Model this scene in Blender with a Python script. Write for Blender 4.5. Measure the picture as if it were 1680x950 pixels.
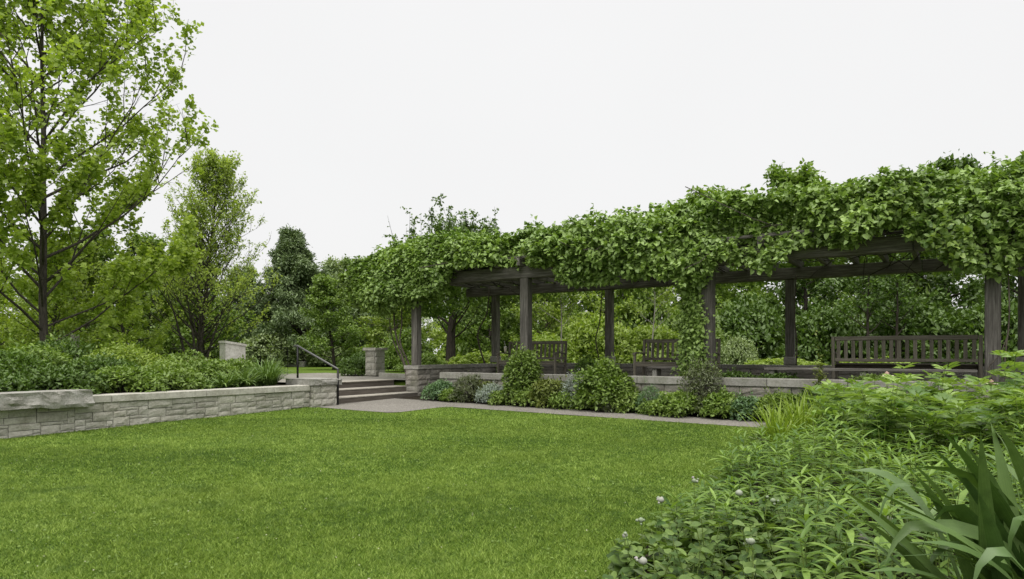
import bpy, math, random
import numpy as np
from mathutils import Vector, Matrix

for o in list(bpy.data.objects):
    bpy.data.objects.remove(o, do_unlink=True)
random.seed(11)
RS = np.random.default_rng(11)
scene = bpy.context.scene
COL = scene.collection

# ------------------------------------------------------------------ camera
cam_d = bpy.data.cameras.new('camera')
cam = bpy.data.objects.new('camera', cam_d)
COL.objects.link(cam)
cam.location = (0, 0, 1.5)
cam.rotation_euler = (math.radians(90), 0, 0)
cam_d.lens = 24
cam_d.sensor_width = 36
cam_d.shift_y = 0.0625
cam_d.clip_end = 2000
scene.camera = cam

# ------------------------------------------------------------------ sky, sun, exposure (overcast)
SUN_EL, SUN_AZ = math.radians(71), math.radians(182)      # azimuth clockwise from +Y
world = bpy.data.worlds.new('World')
scene.world = world
world.use_nodes = True
wn, wl = world.node_tree.nodes, world.node_tree.links
wn.clear()
w_out = wn.new('ShaderNodeOutputWorld')
w_bg = wn.new('ShaderNodeBackground')
w_sky = wn.new('ShaderNodeTexSky')
w_sky.sky_type = 'NISHITA'
w_sky.sun_disc = False
w_sky.sun_elevation = SUN_EL
w_sky.sun_rotation = SUN_AZ
w_sky.air_density = 1.0
w_sky.dust_density = 6.0
w_cloud = wn.new('ShaderNodeTexNoise')                      # faint unevenness of the cloud deck
w_cloud.inputs['Scale'].default_value = 1.6
w_cloud.inputs['Detail'].default_value = 5
w_rmp = wn.new('ShaderNodeValToRGB')
w_rmp.color_ramp.elements[0].color = (2.90, 2.885, 2.87, 1)
w_rmp.color_ramp.elements[1].color = (3.14, 3.12, 3.105, 1)
w_mix = wn.new('ShaderNodeMix')
w_mix.data_type = 'RGBA'
w_mix.inputs[0].default_value = 0.97                        # cloud cover over the blue sky
w_tc = wn.new('ShaderNodeTexCoord')
wl.new(w_tc.outputs['Generated'], w_cloud.inputs['Vector'])
wl.new(w_cloud.outputs['Fac'], w_rmp.inputs['Fac'])
wl.new(w_sky.outputs['Color'], w_mix.inputs[6])
wl.new(w_rmp.outputs['Color'], w_mix.inputs[7])
wl.new(w_mix.outputs[2], w_bg.inputs['Color'])
w_bg.inputs['Strength'].default_value = 0.1
wl.new(w_bg.outputs['Background'], w_out.inputs['Surface'])

sun_d = bpy.data.lights.new('sun', 'SUN')
sun_d.energy = 1.5
sun_d.angle = math.radians(75)
sun_d.color = (1.0, 0.97, 0.92)
sun = bpy.data.objects.new('sun', sun_d)
COL.objects.link(sun)
sdir = Vector((math.sin(SUN_AZ) * math.cos(SUN_EL), math.cos(SUN_AZ) * math.cos(SUN_EL), math.sin(SUN_EL)))
sun.rotation_euler = sdir.to_track_quat('Z', 'Y').to_euler()
sun.location = sdir * 60

vs = scene.view_settings
vs.view_transform = 'Standard'
vs.look = 'None'
vs.exposure = 1.6
vs.gamma = 1.0
vs.use_curve_mapping = False
cy = scene.cycles
cy.max_bounces = 7
cy.diffuse_bounces = 4
cy.glossy_bounces = 2
cy.transmission_bounces = 4
cy.transparent_max_bounces = 4
cy.use_denoising = True
cy.caustics_reflective = False
cy.caustics_refractive = False

# ------------------------------------------------------------------ garden frame
# the garden is laid out on a square grid turned against the view:
# A runs along the pergola (to the near right), B runs away from it (to the far right)
EA = np.array([0.8398, -0.5430, 0.0])
EB = np.array([0.5430, 0.8398, 0.0])
EZ = np.array([0.0, 0.0, 1.0])
ANG = math.atan2(EA[1], EA[0])


def W(a, b, z=0.0):
    return EA * a + EB * b + EZ * z


def lawn_z(x, y):
    return 0.02 * y


def lawn_ab(a, b):
    p = W(a, b)
    return 0.02 * p[1]


# ------------------------------------------------------------------ noise
def _h(ix, iy, iz, seed):
    n = (ix * 374761393 + iy * 668265263 + iz * 1274126177 + seed * 362437) & 0xFFFFFFFF
    n = ((n ^ (n >> 13)) * 1274126177) & 0xFFFFFFFF
    return ((n ^ (n >> 16)) & 0xFFFF) / 65535.0


def vnoise(x, y, z=0.0, seed=0):
    x, y, z = np.broadcast_arrays(np.asarray(x, float), np.asarray(y, float), np.asarray(z, float))
    x0, y0, z0 = np.floor(x), np.floor(y), np.floor(z)
    fx, fy, fz = x - x0, y - y0, z - z0
    fx, fy, fz = [f * f * (3 - 2 * f) for f in (fx, fy, fz)]
    ix, iy, iz = [q.astype(np.int64) for q in (x0, y0, z0)]
    r = 0
    for dx in (0, 1):
        for dy in (0, 1):
            for dz in (0, 1):
                w = (fx if dx else 1 - fx) * (fy if dy else 1 - fy) * (fz if dz else 1 - fz)
                r = r + w * _h(ix + dx, iy + dy, iz + dz, seed)
    return r


# ------------------------------------------------------------------ material helpers
class NT:
    def __init__(self, name):
        self.m = bpy.data.materials.new(name)
        self.m.use_nodes = True
        self.n, self.l = self.m.node_tree.nodes, self.m.node_tree.links
        self.n.clear()
        self.out = self.n.new('ShaderNodeOutputMaterial')

    def new(self, t, **kw):
        nd = self.n.new(t)
        for k, v in kw.items():
            if isinstance(k, str) and k.startswith('_'):
                setattr(nd, k[1:], v)
            else:
                nd.inputs[k.replace('__', ' ')].default_value = v
        return nd

    def link(self, a, b):
        self.l.new(a, b)

    def noise(self, vec, scale, detail=4, rough=0.55):
        nd = self.new('ShaderNodeTexNoise', Scale=scale, Detail=detail, Roughness=rough)
        if vec is not None:
            self.link(vec, nd.inputs['Vector'])
        return nd.outputs['Fac']

    def ramp(self, fac, stops):
        r = self.n.new('ShaderNodeValToRGB')
        el = r.color_ramp.elements
        while len(el) < len(stops):
            el.new(0.5)
        for e, (p, c) in zip(el, stops):
            e.position = p
            e.color = (c[0], c[1], c[2], 1)
        self.link(fac, r.inputs['Fac'])
        return r.outputs['Color']

    def mix(self, fac, a, b, blend='MIX'):
        m = self.n.new('ShaderNodeMix')
        m.data_type = 'RGBA'
        m.blend_type = blend
        for i, v in ((0, fac), (6, a), (7, b)):
            if isinstance(v, (int, float)):
                m.inputs[i].default_value = v
            elif isinstance(v, tuple):
                m.inputs[i].default_value = (v[0], v[1], v[2], 1)
            else:
                self.link(v, m.inputs[i])
        return m.outputs[2]

    def math(self, op, a, b=0.0):
        m = self.n.new('ShaderNodeMath')
        m.operation = op
        for i, v in ((0, a), (1, b)):
            if isinstance(v, (int, float)):
                m.inputs[i].default_value = v
            else:
                self.link(v, m.inputs[i])
        return m.outputs[0]

    def bump(self, height, strength=0.4, dist=0.02):
        b = self.new('ShaderNodeBump', Strength=strength, Distance=dist)
        self.link(height, b.inputs['Height'])
        return b.outputs['Normal']

    def surface(self, color, rough=0.8, spec=0.3, normal=None):
        p = self.new('ShaderNodeBsdfPrincipled', Roughness=rough)
        p.inputs['Specular IOR Level'].default_value = spec
        if isinstance(color, tuple):
            p.inputs['Base Color'].default_value = (*color, 1)
        else:
            self.link(color, p.inputs['Base Color'])
        if normal is not None:
            self.link(normal, p.inputs['Normal'])
        self.link(p.outputs[0], self.out.inputs['Surface'])
        return p


def leaf_mat(name, dark, light, src='attr', trans=0.35, rough=0.45, spec=0.45, tint=None, stripes=False):
    dark, light = tuple(c * 1.12 for c in dark), tuple(c * 1.12 for c in light)
    t = NT(name)
    if src == 'attr':
        at = t.new('ShaderNodeAttribute', _attribute_name='v')
        fac = at.outputs['Fac']
    else:
        fac = t.new('ShaderNodeObjectInfo').outputs['Random']
    col = t.ramp(fac, [(0.0, dark), (0.55, tuple((d + l) / 2 for d, l in zip(dark, light))), (1.0, light)])
    if src == 'attr':
        oi = t.new('ShaderNodeObjectInfo').outputs['Random']
        br = t.math('ADD', t.math('MULTIPLY', oi, 0.3), 0.85)
        col = t.mix(1.0, col, br, 'MULTIPLY')
    geo = t.new('ShaderNodeNewGeometry')
    if src != 'attr':
        n1 = t.noise(geo.outputs['Position'], 22, 4, 0.65)
        col = t.mix(1.0, col, t.ramp(n1, [(0.3, (0.72, 0.74, 0.7)), (0.7, (1.15, 1.12, 1.1))]), 'MULTIPLY')
        n2 = t.noise(geo.outputs['Position'], 9, 3, 0.6)
        col = t.mix(t.ramp(n2, [(0.70, (0, 0, 0)), (0.78, (0.6, 0.6, 0.6))]), col, (0.16, 0.13, 0.04))
    if stripes:
        sa = t.new('ShaderNodeAttribute', _attribute_name='s').outputs['Fac']
        nz = t.new('ShaderNodeTexNoise', Scale=1.0, Detail=3.0)
        nz.noise_dimensions = '1D'
        rnd = t.new('ShaderNodeObjectInfo').outputs['Random']
        t.link(t.math('ADD', t.math('MULTIPLY', sa, 16.0), t.math('MULTIPLY', rnd, 50.0)), nz.inputs['W'])
        col = t.mix(1.0, col, t.ramp(nz.outputs['Fac'], [(0.35, (0.62, 0.66, 0.6)), (0.65, (1.25, 1.2, 1.25))]), 'MULTIPLY')
    if tint:
        n = t.noise(geo.outputs['Position'], 0.8, 2)
        f = t.ramp(n, [(0.42, (0, 0, 0)), (0.62, (1, 1, 1))])
        col = t.mix(f, col, tint)
    p = t.new('ShaderNodeBsdfPrincipled', Roughness=rough)
    p.inputs['Specular IOR Level'].default_value = spec
    # the underside of a leaf is paler and duller
    under = t.mix(0.35, col, tuple(min(1, l * 1.25 + 0.015) for l in light))
    cc = t.mix(geo.outputs['Backfacing'], col, under)
    t.link(cc, p.inputs['Base Color'])
    tr = t.new('ShaderNodeBsdfTranslucent')
    tc = t.mix(1.0, cc, (1.25, 1.3, 0.55), 'MULTIPLY')
    t.link(tc, tr.inputs['Color'])
    ms = t.new('ShaderNodeMixShader', Fac=trans)
    t.link(p.outputs[0], ms.inputs[1])
    t.link(tr.outputs[0], ms.inputs[2])
    t.link(ms.outputs[0], t.out.inputs['Surface'])
    return t.m


M = {}


def build_materials():
    # stones
    def stone(name, c1, c2, c3, sc=1.0, bump=0.6):
        t = NT(name)
        pos = t.new('ShaderNodeNewGeometry').outputs['Position']
        rnd = t.new('ShaderNodeObjectInfo').outputs['Random']
        n1 = t.noise(pos, 3.0 * sc, 6, 0.65)
        n2 = t.noise(pos, 28 * sc, 6, 0.7)
        base = t.ramp(rnd, [(0.0, c1), (0.5, c2), (1.0, c3)])
        st = t.ramp(n1, [(0.36, (0.55, 0.53, 0.48)), (0.6, (1, 1, 1))])
        col = t.mix(0.55, base, st, 'MULTIPLY')
        sp = t.ramp(n2, [(0.34, (0.5, 0.5, 0.47)), (0.58, (1.05, 1.05, 1.05))])
        col = t.mix(0.5, col, sp, 'MULTIPLY')
        mo = t.ramp(t.noise(pos, 1.7 * sc, 6, 0.7), [(0.54, (0, 0, 0)), (0.72, (0.55, 0.55, 0.55))])
        col = t.mix(mo, col, (0.115, 0.125, 0.075))
        nb = t.math('ADD', t.math('MULTIPLY', n2, 0.6), t.noise(pos, 9 * sc, 5, 0.6))
        t.surface(col, 0.9, 0.2, t.bump(nb, bump, 0.03))
        return t.m
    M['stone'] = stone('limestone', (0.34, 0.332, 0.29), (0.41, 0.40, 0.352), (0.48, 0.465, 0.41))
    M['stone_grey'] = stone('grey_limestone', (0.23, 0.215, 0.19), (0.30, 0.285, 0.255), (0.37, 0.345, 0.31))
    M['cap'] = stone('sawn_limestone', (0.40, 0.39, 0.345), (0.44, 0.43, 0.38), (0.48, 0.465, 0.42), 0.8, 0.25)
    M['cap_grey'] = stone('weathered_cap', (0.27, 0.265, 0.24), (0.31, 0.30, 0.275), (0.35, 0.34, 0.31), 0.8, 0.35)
    M['boulder'] = stone('rock_face', (0.30, 0.30, 0.28), (0.33, 0.325, 0.30), (0.37, 0.36, 0.33), 1.3, 0.9)
    M['white_stone'] = stone('pale_stone', (0.58, 0.57, 0.53), (0.6, 0.59, 0.55), (0.62, 0.61, 0.57), 0.7, 0.2)
    t = NT('mortar')
    pos = t.new('ShaderNodeNewGeometry').outputs['Position']
    t.surface(t.ramp(t.noise(pos, 14, 4), [(0.3, (0.20, 0.19, 0.165)), (0.7, (0.31, 0.297, 0.26))]), 0.95, 0.1)
    M['mortar'] = t.m
    # weathered timber, grain along the local X axis
    def wood(name, c1, c2, c3):
        t = NT(name)
        oc = t.new('ShaderNodeTexCoord').outputs['Object']
        rnd = t.new('ShaderNodeObjectInfo').outputs['Random']
        mp = t.new('ShaderNodeMapping')
        mp.inputs['Scale'].default_value = (0.9, 16, 16)
        t.link(oc, mp.inputs['Vector'])
        va = t.new('ShaderNodeVectorMath', _operation='ADD')
        t.link(mp.outputs[0], va.inputs[0])
        cb = t.new('ShaderNodeCombineXYZ')
        t.link(t.math('MULTIPLY', rnd, 37.0), cb.inputs[0])
        t.link(cb.outputs[0], va.inputs[1])
        g = t.noise(va.outputs[0], 2.2, 8, 0.7)
        pos = t.new('ShaderNodeNewGeometry').outputs['Position']
        big = t.noise(pos, 1.7, 4)
        col = t.ramp(g, [(0.28, c1), (0.5, c2), (0.72, c3)])
        col = t.mix(t.math('MULTIPLY', big, 0.45), col, c1)
        br = t.math('ADD', t.math('MULTIPLY', rnd, 0.35), 0.82)
        col = t.mix(1.0, col, br, 'MULTIPLY')
        t.surface(col, 0.85, 0.2, t.bump(g, 0.55, 0.012))
        return t.m
    M['wood'] = wood('weathered_timber', (0.034, 0.030, 0.026), (0.135, 0.126, 0.113), (0.30, 0.285, 0.26))
    M['bench'] = wood('weathered_teak', (0.07, 0.062, 0.047), (0.16, 0.146, 0.115), (0.26, 0.24, 0.195))
    M['riser'] = wood('dark_riser_stone', (0.06, 0.050, 0.042), (0.12, 0.104, 0.09), (0.19, 0.17, 0.15))
    # bark
    def bark(name, c1, c2):
        t = NT(name)
        oc = t.new('ShaderNodeTexCoord').outputs['Object']
        mp = t.new('ShaderNodeMapping')
        mp.inputs['Scale'].default_value = (9, 9, 1.6)
        t.link(oc, mp.inputs['Vector'])
        g = t.noise(mp.outputs[0], 2.5, 6, 0.7)
        t.surface(t.ramp(g, [(0.35, c1), (0.65, c2)]), 0.9, 0.15, t.bump(g, 0.7, 0.02))
        return t.m
    M['bark'] = bark('grey_brown_bark', (0.05, 0.042, 0.034), (0.15, 0.13, 0.105))
    M['bark_mid'] = bark('dark_grey_bark', (0.028, 0.025, 0.021), (0.085, 0.075, 0.062))
    M['bark_dark'] = bark('dark_bark', (0.018, 0.015, 0.012), (0.06, 0.05, 0.042))
    M['bark_pale'] = bark('pale_bark', (0.16, 0.15, 0.13), (0.32, 0.30, 0.27))
    # paths
    t = NT('exposed_aggregate')
    pos = t.new('ShaderNodeNewGeometry').outputs['Position']
    v = t.new('ShaderNodeTexVoronoi', Scale=55)
    t.link(pos, v.inputs['Vector'])
    sp = t.ramp(t.noise(pos, 26, 4, 0.8), [(0.34, (0.085, 0.078, 0.068)), (0.5, (0.19, 0.178, 0.157)), (0.66, (0.37, 0.35, 0.315))])
    col = t.mix(0.35, sp, t.ramp(t.noise(pos, 1.3, 5), [(0.3, (0.11, 0.10, 0.086)), (0.7, (0.19, 0.178, 0.158))]))
    t.surface(col, 0.9, 0.2, t.bump(v.outputs['Distance'], 0.5, 0.01))
    M['path'] = t.m
    t = NT('paving')
    pos = t.new('ShaderNodeNewGeometry').outputs['Position']
    col = t.ramp(t.noise(pos, 2.5, 6), [(0.3, (0.17, 0.16, 0.135)), (0.7, (0.27, 0.255, 0.225))])
    t.surface(col, 0.85, 0.25, t.bump(t.noise(pos, 40, 4), 0.3, 0.01))
    M['paving'] = t.m
    t = NT('tread_stone')
    pos = t.new('ShaderNodeNewGeometry').outputs['Position']
    col = t.ramp(t.noise(pos, 7, 6, 0.65), [(0.3, (0.24, 0.222, 0.19)), (0.7, (0.38, 0.355, 0.31))])
    t.surface(col, 0.85, 0.25, t.bump(t.noise(pos, 40, 4), 0.3, 0.01))
    M['tread'] = t.m
    t = NT('bed_soil')
    pos = t.new('ShaderNodeNewGeometry').outputs['Position']
    col = t.ramp(t.noise(pos, 9, 6, 0.7), [(0.3, (0.016, 0.013, 0.009)), (0.7, (0.045, 0.037, 0.026))])
    t.surface(col, 0.95, 0.1, t.bump(t.noise(pos, 25, 5), 0.9, 0.05))
    M['soil'] = t.m
    t = NT('turf_ground')
    pos = t.new('ShaderNodeNewGeometry').outputs['Position']
    col = t.ramp(t.noise(pos, 20, 6, 0.7), [(0.3, (0.05, 0.085, 0.012)), (0.7, (0.12, 0.19, 0.026))])
    col = t.mix(t.ramp(t.noise(pos, 0.5, 3), [(0.35, (0, 0, 0)), (0.65, (1, 1, 1))]), col, (0.11, 0.17, 0.022))
    t.surface(col, 0.95, 0.1, t.bump(t.noise(pos, 60, 4), 0.6, 0.03))
    M['turf'] = t.m
    # metal
    t = NT('black_iron')
    t.surface((0.005, 0.005, 0.005), 0.45, 0.3)
    M['iron'] = t.m
    t = NT('worn_steel_rail')
    t.surface((0.06, 0.06, 0.058), 0.35, 0.6)
    M['rail'] = t.m
    # grass blades
    t = NT('grass_blades')
    at = t.new('ShaderNodeAttribute', _attribute_name='v').outputs['Fac']
    pos = t.new('ShaderNodeNewGeometry').outputs['Position']
    c = t.ramp(at, [(0.0, (0.040, 0.088, 0.012)), (0.55, (0.14, 0.24, 0.028)), (1.0, (0.32, 0.43, 0.09))])
    f1 = t.ramp(t.noise(pos, 0.55, 3), [(0.38, (0, 0, 0)), (0.66, (1, 1, 1))])
    c = t.mix(t.mix(0.35, (0, 0, 0), f1), c, (0.185, 0.255, 0.032))
    f2 = t.ramp(t.noise(pos, 2.1, 4, 0.65), [(0.52, (0, 0, 0)), (0.7, (1, 1, 1))])
    c = t.mix(t.mix(0.42, (0, 0, 0), f2), c, (0.072, 0.138, 0.03))
    p = t.new('ShaderNodeBsdfPrincipled', Roughness=0.55)
    p.inputs['Specular IOR Level'].default_value = 0.25
    t.link(c, p.inputs['Base Color'])
    tr = t.new('ShaderNodeBsdfTranslucent')
    t.link(c, tr.inputs['Color'])
    ms = t.new('ShaderNodeMixShader', Fac=0.35)
    t.link(p.outputs[0], ms.inputs[1])
    t.link(tr.outputs[0], ms.inputs[2])
    t.link(ms.outputs[0], t.out.inputs['Surface'])
    M['grass'] = t.m
    # foliage
    M['vine'] = leaf_mat('vine_leaf', (0.042, 0.09, 0.017), (0.235, 0.335, 0.085), trans=0.28, rough=0.42, spec=0.45)
    M['vine_o'] = leaf_mat('vine_leaf_single', (0.06, 0.115, 0.02), (0.22, 0.31, 0.075), src='object', trans=0.28, rough=0.4, spec=0.4)
    M['maple'] = leaf_mat('maple_leaf', (0.135, 0.205, 0.025), (0.315, 0.40, 0.08), trans=0.5)
    M['birch'] = leaf_mat('small_bright_leaf', (0.19, 0.27, 0.05), (0.42, 0.51, 0.14), trans=0.55)
    M['pine'] = leaf_mat('dark_needle', (0.06, 0.10, 0.04), (0.17, 0.23, 0.095), trans=0.15)
    M['apple'] = leaf_mat('apple_leaf', (0.055, 0.10, 0.022), (0.13, 0.20, 0.05), trans=0.3)
    M['bright'] = leaf_mat('bright_leaf', (0.105, 0.175, 0.026), (0.27, 0.345, 0.07), trans=0.42)
    M['mid'] = leaf_mat('mid_green_leaf', (0.06, 0.115, 0.018), (0.18, 0.26, 0.05), trans=0.35)
    M['fern'] = leaf_mat('ferny_leaf', (0.075, 0.135, 0.025), (0.21, 0.29, 0.06), trans=0.35)
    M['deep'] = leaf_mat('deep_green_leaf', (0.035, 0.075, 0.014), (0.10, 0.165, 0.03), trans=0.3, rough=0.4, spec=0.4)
    M['far'] = leaf_mat('haze_tinted_leaf', (0.13, 0.18, 0.08), (0.26, 0.32, 0.16), trans=0.35)  # distance haze is put into this paler, greyer leaf colour
    M['pale'] = leaf_mat('pale_variegated_leaf', (0.11, 0.165, 0.06), (0.27, 0.335, 0.15), trans=0.3)
    M['bluegreen'] = leaf_mat('blue_green_leaf', (0.06, 0.125, 0.05), (0.15, 0.24, 0.11), trans=0.3)
    M['silver'] = leaf_mat('silver_leaf', (0.14, 0.18, 0.15), (0.32, 0.37, 0.33), trans=0.2)
    M['olive'] = leaf_mat('olive_leaf', (0.06, 0.085, 0.018), (0.165, 0.20, 0.04), trans=0.3)
    M['bronze'] = leaf_mat('bronze_green_leaf', (0.05, 0.065, 0.03), (0.14, 0.165, 0.08), trans=0.3)
    M['hydr'] = leaf_mat('broad_leaf', (0.04, 0.085, 0.016), (0.16, 0.24, 0.06), src='object', trans=0.25, rough=0.5, spec=0.35)
    M['lance'] = leaf_mat('lance_leaf', (0.046, 0.105, 0.016), (0.205, 0.315, 0.065), src='object', trans=0.28, rough=0.45, spec=0.35)
    M['peony'] = leaf_mat('peony_leaf', (0.058, 0.125, 0.019), (0.25, 0.36, 0.09), src='object', trans=0.28, rough=0.35, spec=0.45)
    M['iris'] = leaf_mat('strap_leaf', (0.038, 0.085, 0.018), (0.11, 0.18, 0.05), src='object', trans=0.22, rough=0.42, spec=0.5, stripes=True)
    M['lily'] = leaf_mat('grassy_leaf', (0.13, 0.21, 0.025), (0.28, 0.38, 0.06), src='object', trans=0.4)
    M['under'] = leaf_mat('shade_toned_undergrowth', (0.03, 0.06, 0.010), (0.09, 0.14, 0.025), trans=0.25)  # leaf colour darkened to paint shade into the gaps between plants
    M['under_o'] = leaf_mat('drooping_grass_leaf', (0.06, 0.115, 0.025), (0.15, 0.235, 0.06), src='object', trans=0.3)
    M['stem'] = leaf_mat('green_stem', (0.08, 0.12, 0.025), (0.16, 0.22, 0.05), src='object', trans=0.0)
    t = NT('flower_bud')
    rnd = t.new('ShaderNodeObjectInfo').outputs['Random']
    t.surface(t.ramp(rnd, [(0.0, (0.20, 0.25, 0.15)), (0.5, (0.28, 0.32, 0.235)), (1.0, (0.34, 0.30, 0.31))]), 0.7, 0.2)
    M['bud'] = t.m
    t = NT('cream_petal')
    t.surface((0.42, 0.40, 0.30), 0.7, 0.2)
    M['petal'] = t.m
    t = NT('cream_flower_petal')
    t.surface((0.56, 0.51, 0.38), 0.7, 0.2)
    M['petal_flower'] = t.m
    t = NT('pink_petal')
    t.surface((0.34, 0.23, 0.19), 0.7, 0.2)
    M['pink'] = t.m


build_materials()


# ------------------------------------------------------------------ mesh helpers
def tag(o, label=None, cat=None, group=None, kind=None):
    if label:
        o['label'] = label
    if cat:
        o['category'] = cat
    if group:
        o['group'] = group
    if kind:
        o['kind'] = kind
    return o


def link(name, mesh, mat=None, parent=None):
    if mat is not None and not mesh.materials:
        mesh.materials.append(mat)
    o = bpy.data.objects.new(name, mesh)
    COL.objects.link(o)
    if parent is not None:
        o.parent = parent
    return o


def empty(name, loc, rz=0.0):
    o = bpy.data.objects.new(name, None)
    o.empty_display_size = 0.2
    COL.objects.link(o)
    o.location = Vector(loc)
    o.rotation_euler = (0, 0, rz)
    return o


def np_mesh(name, verts, faces, v=None, smooth=False):
    """verts (N,3), faces (F,k) with one k for all"""
    verts = np.asarray(verts, dtype=np.float32)
    faces = np.asarray(faces, dtype=np.int32)
    k = faces.shape[1]
    me = bpy.data.meshes.new(name)
    me.vertices.add(len(verts))
    me.vertices.foreach_set('co', verts.ravel())
    me.loops.add(faces.size)
    me.loops.foreach_set('vertex_index', faces.ravel())
    me.polygons.add(len(faces))
    me.polygons.foreach_set('loop_start', np.arange(0, faces.size, k, dtype=np.int32))
    if smooth:
        me.polygons.foreach_set('use_smooth', np.ones(len(faces), dtype=bool))
    me.update(calc_edges=True)
    if v is not None:
        at = me.attributes.new('v', 'FLOAT', 'FACE')
        at.data.foreach_set('value', np.asarray(v, dtype=np.float32))
    return me


class MB:
    def __init__(self):
        self.v, self.f = [], []

    def quadbox(self, c):
        """c: 8 corners, bottom ring then top ring"""
        n = len(self.v)
        self.v += [tuple(p) for p in c]
        for q in ((3, 2, 1, 0), (4, 5, 6, 7), (0, 1, 5, 4), (1, 2, 6, 5), (2, 3, 7, 6), (3, 0, 4, 7)):
            self.f.append(tuple(n + i for i in q))

    def box(self, x0, x1, y0, y1, z0, z1):
        self.quadbox([(x0, y0, z0), (x1, y0, z0), (x1, y1, z0), (x0, y1, z0), (x0, y0, z1), (x1, y0, z1), (x1, y1, z1), (x0, y1, z1)])

    def tube(self, pts, rad, sides=6, cap=True):
        n0 = len(self.v)
        prev = None
        for i, p in enumerate(pts):
            p = Vector(p)
            d = Vector(pts[min(i + 1, len(pts) - 1)]) - Vector(pts[max(i - 1, 0)])
            if d.length < 1e-9:
                d = Vector((0, 0, 1))
            d.normalize()
            if prev is None:
                x = d.orthogonal().normalized()
            else:
                x = (prev - d * prev.dot(d))
                x = x.normalized() if x.length > 1e-6 else d.orthogonal().normalized()
            prev = x
            y = d.cross(x)
            r = rad[i] if hasattr(rad, '__len__') else rad
            for k in range(sides):
                t = 2 * math.pi * k / sides
                q = p + (x * math.cos(t) + y * math.sin(t)) * r
                self.v.append((q.x, q.y, q.z))
        for i in range(len(pts) - 1):
            for k in range(sides):
                a = n0 + i * sides + k
                b = n0 + i * sides + (k + 1) % sides
                self.f.append((a, b, b + sides, a + sides))
        if cap:
            self.f.append(tuple(n0 + k for k in reversed(range(sides))))
            self.f.append(tuple(n0 + (len(pts) - 1) * sides + k for k in range(sides)))

    def mesh(self, name, smooth=False):
        me = bpy.data.meshes.new(name)
        me.from_pydata(self.v, [], self.f)
        me.update()
        if smooth:
            me.polygons.foreach_set('use_smooth', np.ones(len(me.polygons), dtype=bool))
        return me

    def obj(self, name, mat, parent=None, smooth=False):
        return link(name, self.mesh(name, smooth), mat, parent)


def bevel_box(sx, sy, sz, bv=0.01, wob=0.0, rs=None, nx=1):
    """chamfered box centred on the origin, long axis X, divided nx times along X"""
    mb = MB()
    xs = [-sx / 2 + bv * 0, ] if False else None
    prof = [(-sy / 2 + bv, -sz / 2), (sy / 2 - bv, -sz / 2), (sy / 2, -sz / 2 + bv), (sy / 2, sz / 2 - bv), (sy / 2 - bv, sz / 2), (-sy / 2 + bv, sz / 2), (-sy / 2, sz / 2 - bv), (-sy / 2, -sz / 2 + bv)]
    st = [(-sx / 2, 1 - 2 * bv / min(sy, sz)), (-sx / 2 + bv, 1.0)]
    for i in range(1, nx):
        st.append((-sx / 2 + sx * i / nx, 1.0))
    st += [(sx / 2 - bv, 1.0), (sx / 2, 1 - 2 * bv / min(sy, sz))]
    for i, (x, s) in enumerate(st):
        dy = dz = 0
        if wob and rs is not None and 1 < i < len(st) - 2:
            dy, dz = rs.uniform(-wob, wob), rs.uniform(-wob, wob)
        for (y, z) in prof:
            jy = rs.uniform(-wob, wob) if (wob and rs is not None) else 0
            mb.v.append((x, y * s + dy, z * s + dz + jy * 0.6))
    for i in range(len(st) - 1):
        for k in range(8):
            a, b = i * 8 + k, i * 8 + (k + 1) % 8
            mb.f.append((a, a + 8, b + 8, b))
    mb.f.append(tuple(range(8)))
    mb.f.append(tuple((len(st) - 1) * 8 + k for k in reversed(range(8))))
    return mb


def timber(name, p0, p1, w, h, mat, parent, up=(0, 0, 1), bv=0.008, wob=0.004, nx=6):
    """a squared timber from p0 to p1 (world or parent space), w across, h along 'up'"""
    p0, p1 = Vector(p0), Vector(p1)
    d = p1 - p0
    L = d.length
    x = d.normalized()
    up = Vector(up)
    y = up.cross(x).normalized()
    z = x.cross(y)
    me = bevel_box(L, w, h, bv, wob, random, nx).mesh(name)
    o = link(name, me, mat, parent)
    mt = Matrix((x, y, z)).transposed().to_4x4()
    mt.translation = (p0 + p1) / 2
    o.matrix_basis = mt
    return o


# ------------------------------------------------------------------ leaves in bulk
SHAPES = {   # (t1, w1, t2, w2): outline of one half
    'ovate': (0.22, 0.46, 0.62, 0.36),
    'heart': (0.10, 0.50, 0.55, 0.40),
    'lance': (0.30, 0.42, 0.70, 0.28),
    'maple': (0.25, 0.30, 0.55, 0.62),
    'strap': (0.15, 0.46, 0.70, 0.34),
}


def unit(a):
    return a / np.maximum(np.linalg.norm(a, axis=1, keepdims=True), 1e-9)


def leaf_arrays(P, D, N, L, Wd, shape='ovate', fold=0.25, curl=0.15):
    n = len(P)
    D = unit(D)
    S = unit(np.cross(D, N))
    N = np.cross(S, D)
    L = np.broadcast_to(np.asarray(L, float), (n,))[:, None]
    Wd = np.broadcast_to(np.asarray(Wd, float), (n,))[:, None]
    t1, w1, t2, w2 = SHAPES[shape]
    V = np.empty((n, 6, 3))
    V[:, 0] = P
    V[:, 1] = P + D * L * t1 + S * Wd * w1 + N * Wd * w1 * fold
    V[:, 2] = P + D * L * t2 + S * Wd * w2 + N * (Wd * w2 * fold - L * curl * 0.4)
    V[:, 3] = P + D * L - N * L * curl
    V[:, 4] = P + D * L * t2 - S * Wd * w2 + N * (Wd * w2 * fold - L * curl * 0.4)
    V[:, 5] = P + D * L * t1 - S * Wd * w1 + N * Wd * w1 * fold
    base = (np.arange(n) * 6)[:, None]
    F = np.concatenate([base + np.array([[0, 3, 2, 1]]), base + np.array([[0, 5, 4, 3]])], axis=1).reshape(-1, 4)
    return V.reshape(-1, 3), F


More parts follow.
